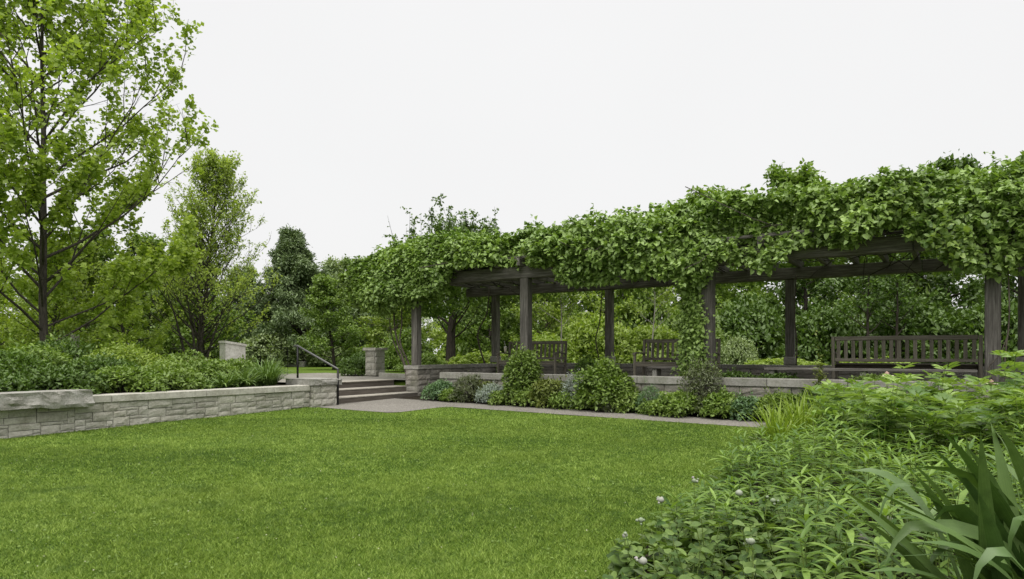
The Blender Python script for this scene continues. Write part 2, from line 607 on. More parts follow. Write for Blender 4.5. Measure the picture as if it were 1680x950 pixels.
def leaf_mesh(name, P, D, N, L, Wd, shape='ovate', fold=0.25, curl=0.15, v=None, rs=RS):
    V, F = leaf_arrays(P, D, N, L, Wd, shape, fold, curl)
    if v is None:
        v = rs.random(len(P))
    return np_mesh(name, V, F, np.repeat(v, 2))


def rand_dirs(n, rs=RS):
    return unit(rs.normal(size=(n, 3)))


# ------------------------------------------------------------------ ground
def ground_z(a, b):
    p = W(a, b)
    if 10.9 < b < 14.0:
        edge = -12.95
    else:
        edge = -12.25
    if a < edge:
        return 0.72 + 0.10 * min(1, max(0, (-20 - a) / 15))
    bw = 13.72 if a > -10.8 else 16.2
    if b > bw:
        return 0.78
    return 0.02 * p[1]


def build_ground():
    al = sorted(set([-900, -300, -120, -70] + list(np.arange(-50, -13.5, 3.0)) + [-13.0, -12.9, -12.3, -12.2, -11.5, -10.85, -10.75] + list(np.arange(-9, 12, 2.0)) + [20, 40, 80, 200, 900]))
    bl = sorted(set([-900, -200, -60, -20] + list(np.arange(-8, 10, 2.0)) + [10.85, 10.95, 12, 13.0, 13.67, 13.77, 13.95, 14.05, 16.15, 16.25] + list(np.arange(18, 60, 4.0)) + [80, 120, 300, 900]))
    V = [W(a, b, max(-2, min(1.2, ground_z(a, b)))) for b in bl for a in al]
    n = len(al)
    F = [(j * n + i, j * n + i + 1, (j + 1) * n + i + 1, (j + 1) * n + i) for j in range(len(bl) - 1) for i in range(n - 1)]
    tag(link('ground', np_mesh('ground', V, F), M['turf']), kind='structure')


def sheet(name, pts, mat, dz, sub=None):
    """flat sheet following the lawn's slope; pts in (a, b)"""
    V = [W(a, b, lawn_ab(a, b) + dz) for a, b in pts]
    me = bpy.data.meshes.new(name)
    me.from_pydata([tuple(p) for p in V], [], [tuple(range(len(V)))])
    me.update()
    return tag(link(name, me, mat), kind='structure')


BED_B = [-6, 1.0, 3.2, 3.9, 5.1, 6.3, 7.6, 10.0, 12.0]
BED_A = [-0.9, -1.15, -1.5, -1.81, -1.95, -2.0, -2.12, -2.44, -2.72]


def bed_edge(b):
    return np.interp(b, BED_B, BED_A)


def paths():
    rs = np.random.default_rng(5)
    pts = [(-11.97, 12.98)]
    # far edge along the shrub bed, slightly uneven
    for a in np.arange(-11.0, 9.0, 0.7):
        pts.append((a, 12.97 + rs.uniform(-0.03, 0.03)))
    pts += [(9, 12.0)]
    for a in np.arange(8.0, -9.0, -0.7):
        pts.append((a, 12.0 + rs.uniform(-0.025, 0.025)))
    pts += [(-9.35, 12.02), (-9.52, 11.8), (-9.58, 10.6), (-9.75, 10.38), (-10.4, 10.33), (-11.0, 10.34), (-11.78, 10.36), (-11.97, 11.1)]
    sheet('path', pts[::-1], M['path'], 0.010)
    sheet('planting_bed_by_wall', [(-12.2, 12.9), (9, 12.9), (9, 13.75), (-10.8, 13.75), (-10.8, 16.2), (-12.2, 16.2)], M['soil'], 0.005)
    bb = list(np.linspace(-6, 11.98, 24))
    pts = [(float(bed_edge(b)) + 0.04, b) for b in bb] + [(9, 11.98), (9, -6)]
    sheet('planting_bed_near', pts[::-1], M['soil'], 0.012)
    # upper bed behind the left wall, terrace and walk at the head of the steps
    def up(name, pts, z, mat):
        me = bpy.data.meshes.new(name)
        me.from_pydata([tuple(W(a, b, z)) for a, b in pts], [], [tuple(range(len(pts)))])
        me.update()
        tag(link(name, me, mat), kind='structure')
    up('upper_bed', [(-17.0, -6), (-12.2, -6), (-12.2, 10.9), (-17.0, 10.9)], 0.745, M['soil'])
    mb = MB()
    c = [(-17.5, 11.15), (-12.80, 11.15), (-12.80, 13.925), (-12.455, 13.925), (-12.455, 14.80), (-14.85, 15.55), (-15.4, 16.6), (-19.5, 17.5), (-20.5, 14.0)]
    up('terrace_paving', c, 0.786, M['paving'])
    # pergola floor
    mb = MB()
    mb.quadbox([W(-10.7, 13.9, 0.3), W(9, 13.9, 0.3), W(9, 17.75, 0.3), W(-10.7, 17.75, 0.3), W(-10.7, 13.9, 0.87), W(9, 13.9, 0.87), W(9, 17.75, 0.87), W(-10.7, 17.75, 0.87)])
    tag(mb.obj('pergola_floor', M['path']), kind='structure')
    mb = MB()
    mb.quadbox([W(-12.0, 16.3, 0.3), W(-10.72, 16.3, 0.3), W(-10.72, 17.7, 0.3), W(-12.0, 17.7, 0.3), W(-12.0, 16.3, 0.866), W(-10.72, 16.3, 0.866), W(-10.72, 17.7, 0.866), W(-12.0, 17.7, 0.866)])
    tag(mb.obj('pergola_floor_end', M['path']), kind='structure')


# ------------------------------------------------------------------ stonework
def stone_block(rs, w, h, d, rough=0.014):
    """rock-faced block: face in the local XZ plane looking to -Y, centred, d deep"""
    nx, nz = 5, 4
    V, F = [], []
    for j in range(nz):
        for i in range(nx):
            x = -w / 2 + w * i / (nx - 1)
            z = -h / 2 + h * j / (nz - 1)
            edge = i in (0, nx - 1) or j in (0, nz - 1)
            if edge:
                y = rs.uniform(-0.2, 0.2) * rough
                x += rs.uniform(-1, 0.2) * 0.004 * np.sign(x)
                z += rs.uniform(-1, 0.2) * 0.004 * np.sign(z)
            else:
                x += rs.uniform(-0.12, 0.12) * w / nx
                z += rs.uniform(-0.12, 0.12) * h / nz
                y = -rs.uniform(0.5, 1.8) * rough
            V.append((x, y, z))
    for j in range(nz - 1):
        for i in range(nx - 1):
            a = j * nx + i
            F.append((a, a + 1, a + nx + 1, a + nx))
    ring = [i for i in range(nx)] + [j * nx + nx - 1 for j in range(1, nz)] + [(nz - 1) * nx + i for i in range(nx - 2, -1, -1)] + [j * nx for j in range(nz - 2, 0, -1)]
    n0 = len(V)
    for i in ring:
        V.append((V[i][0], d, V[i][2]))
    m = len(ring)
    for k in range(m):
        F.append((ring[k], n0 + k, n0 + (k + 1) % m, ring[(k + 1) % m]))
    me = bpy.data.meshes.new('stone')
    me.from_pydata([tuple(map(float, p)) for p in V], [], F)
    me.update()
    return me


def place(o, pos, ax, n):
    """local X along ax, local -Y along n (outward)"""
    ax, n = Vector(ax), Vector(n)
    mt = Matrix((ax, -n, Vector((0, 0, 1)))).transposed().to_4x4()
    mt.translation = Vector(pos)
    o.matrix_basis = mt


def courses(parent, org, ax, n, length, zfun, z_top, heights, lens, mat, seed, depth=0.10, rough=0.014, ragged=True):
    """ashlar face laid course by course down from z_top to the ground"""
    rs = np.random.default_rng(seed)
    z = z_top
    ci = 0
    org = np.asarray(org, float)
    ax, n = np.asarray(ax, float), np.asarray(n, float)
    while True:
        h = heights[ci % len(heights)] * rs.uniform(0.92, 1.08)
        u = -rs.uniform(0, lens[0])
        any_in = False
        while u < length - 0.02:
            w = rs.uniform(*lens)
            u0, u1 = max(0, u), min(length, u + w)
            u += w
            if length - u1 < 0.08:
                u1 = length
                u = length
            if u1 - u0 < 0.05:
                continue
            gz = zfun((u0 + u1) / 2)
            if z - h * 0.25 < gz:
                continue
            any_in = True
            pieces = [(u0, u1, z - h, z)]
            if ragged and rs.random() < 0.28 and h > 0.11:
                hm = h * rs.uniform(0.4, 0.6)
                pieces = [(u0, u1, z - hm, z), (u0, u1, z - h, z - hm)]
            for (p0, p1, q0, q1) in pieces:
                g = 0.005
                me = stone_block(rs, p1 - p0 - g, q1 - q0 - g, depth, rough * min(1, (q1 - q0) / 0.12))
                o = link('stone', me, mat, parent)
                place(o, org + ax * (p0 + p1) / 2 + EZ * (q0 + q1) / 2 + n * rs.uniform(-0.006, 0.008), ax, n)
        z -= h
        ci += 1
        if not any_in or ci > 12:
            break


def ashlar(parent, org, ax, n, length, zfun, z_top, mat, seed, depth=0.10, rough=0.014, rh=0.052, cw=0.055):
    """random ashlar: rectangles of one to three rows packed without running courses"""
    rs = np.random.default_rng(seed)
    org, ax, n = np.asarray(org, float), np.asarray(ax, float), np.asarray(n, float)
    nc, nr = int(length / cw), 14
    cw = length / nc
    used = np.zeros((nr, nc), bool)
    for j in range(nr):
        for i in range(nc):
            if used[j, i]:
                continue
            h = int(rs.choice([1, 2, 2, 2, 3, 3]))
            w = int(rs.integers(3, 10)) if h < 3 else int(rs.integers(4, 9))
            h = min(h, nr - j)
            w = min(w, nc - i)
            k = 1
            while k < w and not used[j, i + k]:
                k += 1
            w = k
            if w <= 2:
                h = min(h, 2)
            used[j:j + h, i:i + w] = True
            u0, u1 = i * cw, (i + w) * cw
            q1, q0 = z_top - j * rh, z_top - (j + h) * rh
            gz = zfun((u0 + u1) / 2)
            if q1 - 0.02 < gz:
                continue
            q0 = max(q0, gz - 0.05)
            g = 0.0045
            me = stone_block(rs, u1 - u0 - g, q1 - q0 - g, depth, rough * min(1.2, (q1 - q0) / 0.11))
            o = link('stone', me, mat, parent)
            place(o, org + ax * (u0 + u1) / 2 + EZ * (q0 + q1) / 2 + n * rs.uniform(-0.008, 0.010), ax, n)


def cap_slab(parent, org, ax, n, u0, u1, z0, z1, front, back, mat, name='cap_slab', rough=0.0, seed=0):
    """coping slab; front = how far it stands proud of the face, back = how far it reaches behind it"""
    rs = random.Random(seed)
    L, wd, h = u1 - u0 - 0.006, front + back, z1 - z0
    if rough == 0:
        me = bevel_box(L, wd, h, 0.007, 0.0015, rs, 4).mesh(name)
        o = link(name, me, mat, parent)
    else:
        # rock-faced slab: gridded faces pushed in and out
        nx, nz = max(6, int(L / 0.07)), 6
        V, F = [], []
        prof = []
        for j in range(nz):
            prof.append((-wd / 2, -h / 2 + h * j / (nz - 1)))
        for k in range(1, 5):
            prof.append((-wd / 2 + wd * k / 4, h / 2))
        prof.append((wd / 2, -h / 2))
        m = len(prof)
        sd = rs.random() * 50
        for i in range(nx + 1):
            x = -L / 2 + L * i / nx
            for j, (y, z) in enumerate(prof):
                dx = dy = dz = 0
                if j < nz:
                    e = 0.35 if j in (0, nz - 1) else 1.0
                    dy = (float(vnoise(x * 9 + sd, z * 16, sd)) - 0.62) * rough * 2.2 * e
                    dz = (float(vnoise(x * 5 + sd, 3.1, z * 8)) - 0.5) * rough * 0.6 * (1 if j < nz - 1 else 0.4)
                if i in (0, nx):
                    dx = (float(vnoise(y * 9, z * 14, sd + i)) - 0.5) * rough * 1.2
                V.append((x + dx, y + dy, z + dz))
        for i in range(nx):
            for j in range(m):
                a, b = i * m + j, i * m + (j + 1) % m
                F.append((a, a + m, b + m, b)[::-1])
        F.append(tuple(range(m))[::-1])
        F.append(tuple(nx * m + j for j in range(m)))
        me = bpy.data.meshes.new(name)
        me.from_pydata(V, [], F)
        me.update()
        o = link(name, me, mat, parent)
    org = np.asarray(org, float)
    n_ = np.asarray(n, float)
    place(o, org + np.asarray(ax) * (u0 + u1) / 2 + n_ * (front - wd / 2) + EZ * (z0 + z1) / 2, ax, n)
    return o


def core(parent, org, ax, n, u0, u1, z0, z1, inset, thick, mat=None):
    org, ax, n = np.asarray(org, float), np.asarray(ax, float), np.asarray(n, float)
    mb = MB()
    f, bk = -inset, -(inset + thick)
    ring = [org + ax * u0 + n * f, org + ax * u1 + n * f, org + ax * u1 + n * bk, org + ax * u0 + n * bk]
    mb.quadbox([p + EZ * z0 for p in ring] + [p + EZ * z1 for p in ring])
    return mb.obj('mortar', mat or M['mortar'], parent)


def left_wall():
    t = empty('retaining_wall', (0, 0, 0))
    tag(t, 'long low pale limestone retaining wall holding up the bed left of the steps', 'wall')
    org = W(-12.04, -2.0)
    ax, n = EB, EA
    zf = lambda u: lawn_ab(-12.04, -2.0 + u)
    zt = 0.675
    L = 12.32
    core(t, org, ax, n, 0, L, -0.2, zt - 0.002, 0.035, 0.35)
    ashlar(t, org, ax, n, L, zf, zt, M['stone'], 3, rough=0.0075)
    # sawn coping, then the big rock-faced block toward the left
    u = 7.70
    for i, w in enumerate([0.35, 1.75, 1.55, 0.97]):
        cap_slab(t, org, ax, n, u, u + w, zt, 0.797, 0.035, 0.36, M['cap'], seed=i)
        u += w
    b1 = cap_slab(t, org, ax, n, 5.45, 7.69, zt - 0.03, 0.90, 0.16, 0.40, M['boulder'], 'rock_faced_block', 0.05, 8)
    tag(b1, 'rough rock-faced grey block lying on the wall')
    cap_slab(t, org, ax, n, 3.6, 5.44, zt - 0.03, 0.895, 0.15, 0.40, M['boulder'], 'rock_faced_block', 0.05, 9)
    cap_slab(t, org, ax, n, 1.6, 3.59, zt, 0.797, 0.035, 0.36, M['cap'], seed=12)
    cap_slab(t, org, ax, n, 0, 1.59, zt, 0.797, 0.035, 0.36, M['cap'], seed=13)


def pier(name, label, a0, a1, b0, b1, zg, ztop, cap_h, mat, capmat, seed, hts=(0.16, 0.14, 0.15), over=0.05, rough=0.03, lens=(0.2, 0.45)):
    """square stone pier with a rock-faced cap"""
    t = empty(name, (0, 0, 0))
    tag(t, label, 'stone pier')
    zt = ztop - cap_h
    faces = [(W(a1, b0), EB, EA, b1 - b0), (W(a0, b0), EA, -EB, a1 - a0), (W(a1, b1), -EA, EB, a1 - a0), (W(a0, b1), -EB, -EA, b1 - b0)]
    mb = MB()
    i_ = 0.03
    ring = [W(a0 + i_, b0 + i_), W(a1 - i_, b0 + i_), W(a1 - i_, b1 - i_), W(a0 + i_, b1 - i_)]
    mb.quadbox([p + EZ * (zg - 0.1) for p in ring] + [p + EZ * (zt - 0.002) for p in ring])
    mb.obj('mortar', M['mortar'], t)
    for k, (org, ax, n, L) in enumerate(faces):
        # faces butt: shorten two of them by the depth of the others
        if k in (1, 2):
            org = org + np.asarray(ax) * 0.031
            L2 = L - 0.062
        else:
            L2 = L
        courses(t, org, ax, n, L2, lambda u: zg, zt, hts, lens, mat, seed + k, depth=0.03, rough=0.012, ragged=False)
    cap_slab(t, W(a1, b0), EB, EA, -over, b1 - b0 + over, zt, ztop, over, a1 - a0 + over, capmat, 'cap_slab', rough, seed)
    return t


def steps():
    t = empty('stone_steps', tuple(W(-12.0, 12.5, lawn_ab(-12, 12.5))))
    t['label'] = 'three long dark fronted steps climbing from the lawn to the terrace'
    t['category'] = 'steps'
    base = t.location.copy()
    inv = Matrix.Translation(-base)
    zb = lawn_ab(-12, 12.5)
    tops = [0.475, 0.632, 0.79]
    z_prev = zb - 0.15
    for i, zt in enumerate(tops):
        a1 = -12.0 - 0.42 * i
        a0 = a1 - 0.55
        s = MB()
        b0, b1 = 11.12, 13.93
        lo = z_prev
        ring = lambda x0, x1: [W(x0, b0), W(x1, b0), W(x1, b1), W(x0, b1)]
        r = ring(a0, a1)
        tm = timber('step', Vector(W((a0 + a1) / 2, b0, (lo + zt - 0.03) / 2)) - base, Vector(W((a0 + a1) / 2, b1, (lo + zt - 0.03) / 2)) - base, a1 - a0, zt - 0.03 - lo, M['riser'], t, bv=0.012, wob=0.004, nx=8)
        h = timber('tread', Vector(W((a0 + a1) / 2 + 0.004, b0 - 0.002, zt - 0.0145)) - base, Vector(W((a0 + a1) / 2 + 0.004, b1 + 0.002, zt - 0.0145)) - base, a1 - a0 + 0.008, 0.03, M['tread'], t, bv=0.006, wob=0.001, nx=8)
        h.parent = tm
        h.matrix_parent_inverse = Matrix.Identity(4)
        h.matrix_basis = tm.matrix_basis.inverted() @ h.matrix_basis
        z_prev = zt - 0.04


def handrail():
    P0 = W(-11.86, 10.985)
    P1 = W(-13.24, 10.985)
    zb0 = lawn_ab(-11.86, 10.98)
    t = empty('handrail', tuple(P0 + EZ * zb0))
    tag(t, 'black iron handrail sloping down beside the steps', 'handrail')
    off = Vector(-(P0 + EZ * zb0))
    def V(p):
        return Vector(p) + off
    r = 0.026
    z0, z1 = 1.145, 1.685
    for (p, lo, hi) in ((P0, zb0, z0), (P1, 0.70, z1)):
        mb = MB()
        mb.tube([V(p + EZ * lo), V(p + EZ * (hi - 0.012))], r, 8)
        mb.obj('post', M['iron'], t, True)
    mb = MB()
    ext = W(-13.36, 10.985)
    mb.tube([V(P0 + EZ * (z0 - 0.03)), V(P0 + EZ * z0), V(P1 + EZ * z1), V(ext + EZ * z1), V(ext + EZ * (z1 - 0.03))], 0.024, 8)
    mb.obj('rail', M['rail'], t, True)


def pergola_walls():
    # low wall along the front of the pergola
    t = empty('garden_wall', (0, 0, 0))
    tag(t, 'low grey stone wall with thick coping running below the pergola benches', 'wall')
    org = W(-10.88, 13.56)
    L = 18.0
    zt = 0.87
    zf = lambda u: lawn_ab(-10.88 + u, 13.5)
    core(t, org, EA, -EB, 0, L, -0.1, zt - 0.002, 0.035, 0.30)
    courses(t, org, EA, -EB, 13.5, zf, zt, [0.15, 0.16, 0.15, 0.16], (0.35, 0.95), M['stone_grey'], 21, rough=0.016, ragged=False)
    u = 0.0
    k = 0
    rs = random.Random(4)
    while u < L - 0.1:
        w = rs.uniform(0.95, 1.5)
        u1 = min(L, u + w)
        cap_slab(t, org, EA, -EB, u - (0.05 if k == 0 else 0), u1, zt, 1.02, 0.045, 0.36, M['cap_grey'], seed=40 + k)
        u, k = u1, k + 1
    # wall closing the far-left end of the pergola
    t = empty('end_wall', (0, 0, 0))
    tag(t, 'stone wall closing the far end of the pergola behind the left post', 'wall')
    org = W(-12.06, 14.45)
    L = 3.3
    core(t, org, EB, EA, 0, L, 0.1, 1.075, 0.035, 0.28)
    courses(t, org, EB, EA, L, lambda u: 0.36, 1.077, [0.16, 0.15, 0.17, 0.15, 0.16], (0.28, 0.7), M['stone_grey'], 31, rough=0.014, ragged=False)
    u = 0
    for k, w in enumerate([1.2, 1.05, 1.05]):
        cap_slab(t, org, EB, EA, u, u + w, 1.077, 1.185, 0.04, 0.36, M['cap_grey'], seed=60 + k)
        u += w
    # pedestal that carries the leftmost post
    pier('post_pedestal', 'square stone pedestal under the leftmost pergola post beside the steps', -12.44, -12.0, 13.94, 14.44, 0.30, 1.185, 0.10, M['stone_grey'], M['cap_grey'], 71, over=0.035, rough=0.012, lens=(0.25, 0.5))
    # wall along the back of the pergola
    t = empty('back_wall', (0, 0, 0))
    tag(t, 'dark shaded low stone wall between the rear pergola posts', 'wall')
    org = W(-12.0, 17.76)
    L = 19.5
    core(t, org, EA, -EB, 0, L, 0.5, 1.108, 0.035, 0.26)
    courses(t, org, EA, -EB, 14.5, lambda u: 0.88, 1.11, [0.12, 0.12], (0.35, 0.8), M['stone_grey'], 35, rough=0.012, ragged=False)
    u, k = 0, 0
    while u < L - 0.1:
        u1 = min(L, u + rs.uniform(1.1, 1.6))
        cap_slab(t, org, EA, -EB, u, u1, 1.11, 1.215, 0.04, 0.36, M['cap_grey'], seed=80 + k)
        u, k = u1, k + 1


FRONT_A = [-12.22, -8.73, -4.30, 0.56, 5.2]
BACK_A = [-12.21, -8.27, -3.39, 1.25, 5.8]
FB, BB = 14.13, 17.93


def pergola():
    t = empty('pergola', (0, 0, 0))
    tag(t, 'long weathered timber pergola with square posts carrying heavy beams under the vine', 'pergola')
    for i, a in enumerate(FRONT_A):
        z0 = 1.185 if i == 0 else 0.87
        w = 0.20 if i == 0 else 0.27 if i == 2 else 0.225
        timber('post', W(a, FB, z0), W(a, FB, 3.33), w, w, M['wood'], t, up=tuple(EB), bv=0.012, wob=0.003, nx=5)
    for i, a in enumerate(BACK_A):
        o = timber('post', W(a, BB, 1.215), W(a, BB, 3.33), 0.205, 0.205, M['wood'], t, up=tuple(EB), bv=0.012, wob=0.003, nx=5)
        f = timber('post_base', W(a, BB, 1.217), W(a, BB, 1.42), 0.27, 0.27, M['cap_grey'], t, up=tuple(EB), bv=0.02, wob=0.003, nx=2)
        f.parent = o
        f.matrix_basis = o.matrix_basis.inverted() @ f.matrix_basis
    for b in (FB, BB):
        for k, (a0, a1) in enumerate([(-13.3, -6.52), (-6.51, -0.6), (-0.59, 7.5)]):
            for s in (-1, 1):
                timber('beam', W(a0, b + s * 0.062, 3.47), W(a1, b + s * 0.062, 3.47), 0.118, 0.28, M['wood'], t, bv=0.012, wob=0.006, nx=10)
    a = -13.1
    while a < 7.4:
        timber('rafter', W(a, FB - 0.32, 3.70), W(a, BB + 0.45, 3.70), 0.09, 0.18, M['wood'], t, bv=0.008, wob=0.003, nx=4)
        a += 0.62
    for b in np.arange(FB - 0.15, BB + 0.4, 0.55):
        timber('batten', W(-13.3, b, 3.825), W(7.4, b, 3.825), 0.07, 0.06, M['wood'], t, bv=0.005, wob=0.003, nx=12)


def bench(label, a, b, rz, length, nsl, arms=True):
    """slatted park bench; local X along its length, it looks to local -Y"""
    t = empty('park_bench', tuple(W(a, b, 0.87)), ANG + rz)
    tag(t, label, 'bench', 'slatted wooden benches under the pergola')
    L = length / 2
    m = M['bench']
    for s in (-1, 1):
        timber('back_leg', (s * (L - 0.035), 0.02, 0.0), (s * (L - 0.035), 0.10, 0.965), 0.06, 0.055, m, t, up=(0, 1, 0), wob=0.001, nx=2)
        timber('front_leg', (s * (L - 0.035), -0.50, 0.0), (s * (L - 0.035), -0.50, 0.62), 0.06, 0.06, m, t, up=(0, 1, 0), wob=0.001, nx=2)
        timber('side_rail', (s * (L - 0.035), -0.47, 0.36), (s * (L - 0.035), 0.02, 0.36), 0.04, 0.08, m, t, wob=0.001, nx=2)
        if arms:
            mb = MB()
            pts = [(-0.56, 0.60, 0.64), (-0.40, 0.635, 0.665), (-0.15, 0.63, 0.66), (0.045, 0.615, 0.645)]
            x0, x1 = s * (L - 0.035) - 0.035, s * (L - 0.035) + 0.035
            n = 0
            for (y, zl, zh) in pts:
                mb.v += [(x0, y, zl), (x1, y, zl), (x1, y, zh), (x0, y, zh)]
            for i in range(len(pts) - 1):
                for k in range(4):
                    p, q = i * 4 + k, i * 4 + (k + 1) % 4
                    mb.f.append((p, q, q + 4, p + 4))
            mb.f += [(3, 2, 1, 0), (12, 13, 14, 15)]
            mb.obj('arm', m, t)
    timber('top_rail', (-L + 0.07, 0.098, 0.925), (L - 0.07, 0.098, 0.925), 0.035, 0.085, m, t, wob=0.001, nx=3)
    timber('bottom_rail', (-L + 0.07, 0.064, 0.50), (L - 0.07, 0.064, 0.50), 0.035, 0.065, m, t, wob=0.001, nx=3)
    for i in range(nsl):
        x = -L + 0.07 + (length - 0.14) * (i + 0.5) / nsl
        w = (length - 0.14) / nsl * 0.50
        timber('back_slat', (x, 0.066, 0.53), (x, 0.096, 0.885), w, 0.016, m, t, up=(0, 1, 0), bv=0.003, wob=0.0006, nx=2)
    timber('front_rail', (-L + 0.06, -0.50, 0.37), (L - 0.06, -0.50, 0.37), 0.03, 0.09, m, t, wob=0.001, nx=3)
    for i in range(7):
        y = -0.49 + 0.078 * i
        timber('seat_slat', (-L + 0.005, y, 0.428), (L - 0.005, y, 0.428), 0.066, 0.02, m, t, bv=0.003, wob=0.0008, nx=3)


def slab_bench(label, a0, a1, b):
    t = empty('slab_bench', tuple(W((a0 + a1) / 2, b, 0.87)), ANG)
    tag(t, label, 'bench', 'low backless slab benches under the pergola')
    L = (a1 - a0) / 2
    timber('seat', (-L, 0, 0.325), (L, 0, 0.325), 0.40, 0.05, M['wood'], t, wob=0.001, nx=4)
    n = 2 if L < 1 else 3
    for i in range(n):
        x = -L + 0.14 + (2 * L - 0.28) * i / (n - 1)
        timber('support', (x, -0.15, 0.149), (x, 0.15, 0.149), 0.10, 0.298, M['cap_grey'], t, wob=0.001, nx=2)


build_ground()
paths()
left_wall()
pier('stone_pier', 'square stone pier with thick rough cap at the foot of the handrail', -12.75, -11.90, 10.33, 11.06, 0.26, 0.93, 0.14, M['stone'], M['boulder'], 51)
pier('terrace_pier', 'pale stone pier standing alone on the terrace left of the pergola', -15.40, -14.98, 15.40, 15.82, 0.78, 1.68, 0.085, M['cap'], M['cap'], 61, hts=(0.19, 0.2, 0.2), over=0.06, rough=0.02)
steps()
handrail()
pergola_walls()
pergola()
bench('slatted wooden bench behind the leftmost free-standing pergola post', -9.55, 15.95, 0.0, 1.85, 13)
bench('slatted wooden bench half hidden by the vine-covered post', -5.32, 15.35, 0.0, 1.85, 14)
bench('longest slatted wooden bench at the right beside the thick pergola post', -0.80, 14.98, math.pi, 2.50, 18)
slab_bench('short low slab bench just left of the vine-covered post', -5.65, -4.50, 14.42)
slab_bench('long low slab bench in front of the longest slatted bench', -3.17, 0.35, 14.33)


# ================================================================== vegetation
def bez(p0, d0, L, n, bend, jit, rs):
    """a wandering branch line: starts along d0, bends toward 'bend'"""
    pts = [np.array(p0, float)]
    d = np.array(d0, float)
    for i in range(n):
        d = d + np.asarray(bend) / n + rs.normal(size=3) * jit
        d = d / np.linalg.norm(d)
        pts.append(pts[-1] + d * L / n)
    return pts


def grow(rs, H, r0, t0, nl, len_fn, el_fn, nsub=7, ntw=5, up=0.35, sub_len=0.42, tw_len=0.35, stems=1, spread=0.12, jit=0.10, sub_el=0.25, sides=7, thin=1.0):
    """trunk, limbs and twigs; returns (tube builder, list of twig lines)"""
    mb = MB()
    tw = []
    for s in range(stems):
        az0 = rs.uniform(0, 6.28) if stems == 1 else 6.28 * s / stems + rs.uniform(-0.4, 0.4)
        k = 0.02 if stems == 1 else spread
        d0 = np.array([math.cos(az0) * k, math.sin(az0) * k, 1.0])
        h = H * (1.0 if s == 0 else rs.uniform(0.8, 0.97))
        tr = bez([math.cos(az0) * 0.12 * (stems > 1), math.sin(az0) * 0.12 * (stems > 1), -0.15], d0 / np.linalg.norm(d0), h + 0.15, 12, (0, 0, 0.15), 0.035, rs)
        rr = [r0 / math.sqrt(stems) * ((1 - i / 12) ** 0.9 * 0.95 + 0.03) * (1.35 if i == 0 else 1) for i in range(13)]
        mb.tube(tr, rr, sides)
        n_l = max(3, int(nl / stems))
        for i in range(n_l):
            t = t0 + (0.985 - t0) * (i + rs.uniform(0.1, 0.9)) / n_l
            az = i * 2.399 + rs.uniform(-0.5, 0.5) + s * 1.1
            if stems > 1:
                az = az0 + rs.uniform(-1.5, 1.5)
            q = t * 12
            j = min(11, int(q))
            p = tr[j] + (tr[j + 1] - tr[j]) * (q - j)
            el = el_fn(t) + rs.uniform(-0.12, 0.12)
            L = len_fn(t) * rs.uniform(0.75, 1.12)
            d = np.array([math.cos(az) * math.cos(el), math.sin(az) * math.cos(el), math.sin(el)])
            lb = bez(p, d, L, 6, (0, 0, up), jit, rs)
            rl = min(rr[j] * 0.55, (0.012 + L * 0.016) * thin)
            mb.tube(lb, [rl * (1 - m / 6.6) for m in range(7)], 5, False)
            for m in range(nsub):
                u = 0.22 + 0.78 * (m + rs.uniform(0, 1)) / nsub
                qq = min(5.999, u * 6)
                jj = int(qq)
                ps = lb[jj] + (lb[jj + 1] - lb[jj]) * (qq - jj)
                dl = lb[jj + 1] - lb[jj]
                dl = dl / np.linalg.norm(dl)
                side = np.cross(dl, EZ)
                side = side / max(1e-6, np.linalg.norm(side)) * (1 if m % 2 else -1)
                ds = dl * rs.uniform(0.5, 0.9) + side * rs.uniform(0.5, 1.0) + EZ * rs.uniform(-0.2, 0.5 + sub_el)
                ds = ds / np.linalg.norm(ds)
                Ls = L * sub_len * (1.15 - 0.6 * u) * rs.uniform(0.7, 1.2)
                sb = bez(ps, ds, Ls, 3, (0, 0, sub_el), jit, rs)
                mb.tube(sb, [max(0.004, rl * 0.38 * (1 - n / 3.6)) for n in range(4)], 3, False)
                for w in range(ntw):
                    uu = 0.2 + 0.8 * (w + rs.uniform(0, 1)) / ntw
                    q3 = min(2.999, uu * 3)
                    j3 = int(q3)
                    pt = sb[j3] + (sb[j3 + 1] - sb[j3]) * (q3 - j3)
                    dt = (sb[j3 + 1] - sb[j3])
                    dt = dt / np.linalg.norm(dt) * 0.8 + rs.normal(size=3) * 0.55 + EZ * 0.15
                    dt = dt / np.linalg.norm(dt)
                    e = pt + dt * tw_len * rs.uniform(0.5, 1.2)
                    tw.append((pt, e))
                    mb.tube([pt, e], [0.0045, 0.002], 3, False)
                tw.append((sb[-2], sb[-1]))
            tw.append((lb[-2], lb[-1]))
    return mb, tw


def twig_leaves(rs, tw, k, scatter, L, Wd, shape, fold=0.2, curl=0.2, droop=0.2, up=0.9, low=None):
    A = np.array([t[0] for t in tw])
    B = np.array([t[1] for t in tw])
    n = rs.poisson(k, size=len(tw))
    n = (n * rs.choice(np.array([0.05, 0.45, 1.0, 1.55, 1.95]), size=len(tw))).astype(int)
    if low:
        n = (n * np.where(A[:, 2] < low[0], low[1], 1.0)).astype(int)
    idx = np.repeat(np.arange(len(tw)), n)
    u = rs.random(len(idx)) ** 0.8
    P = A[idx] + (B - A)[idx] * u[:, None] + rs.normal(size=(len(idx), 3)) * scatter
    T = unit(B - A)[idx]
    D = unit(T * 0.5 + rand_dirs(len(idx), rs) * 0.9 - EZ * droop)
    N = unit(EZ * up + rand_dirs(len(idx), rs) * 0.75)
    sz = rs.uniform(0.65, 1.25, len(idx))
    v = np.clip(np.repeat(rs.random(len(tw)), n) * 0.5 + rs.random(len(idx)) * 0.5, 0, 1)
    return leaf_mesh('crown', P, D, N, L * sz, Wd * sz, shape, fold, curl, v)


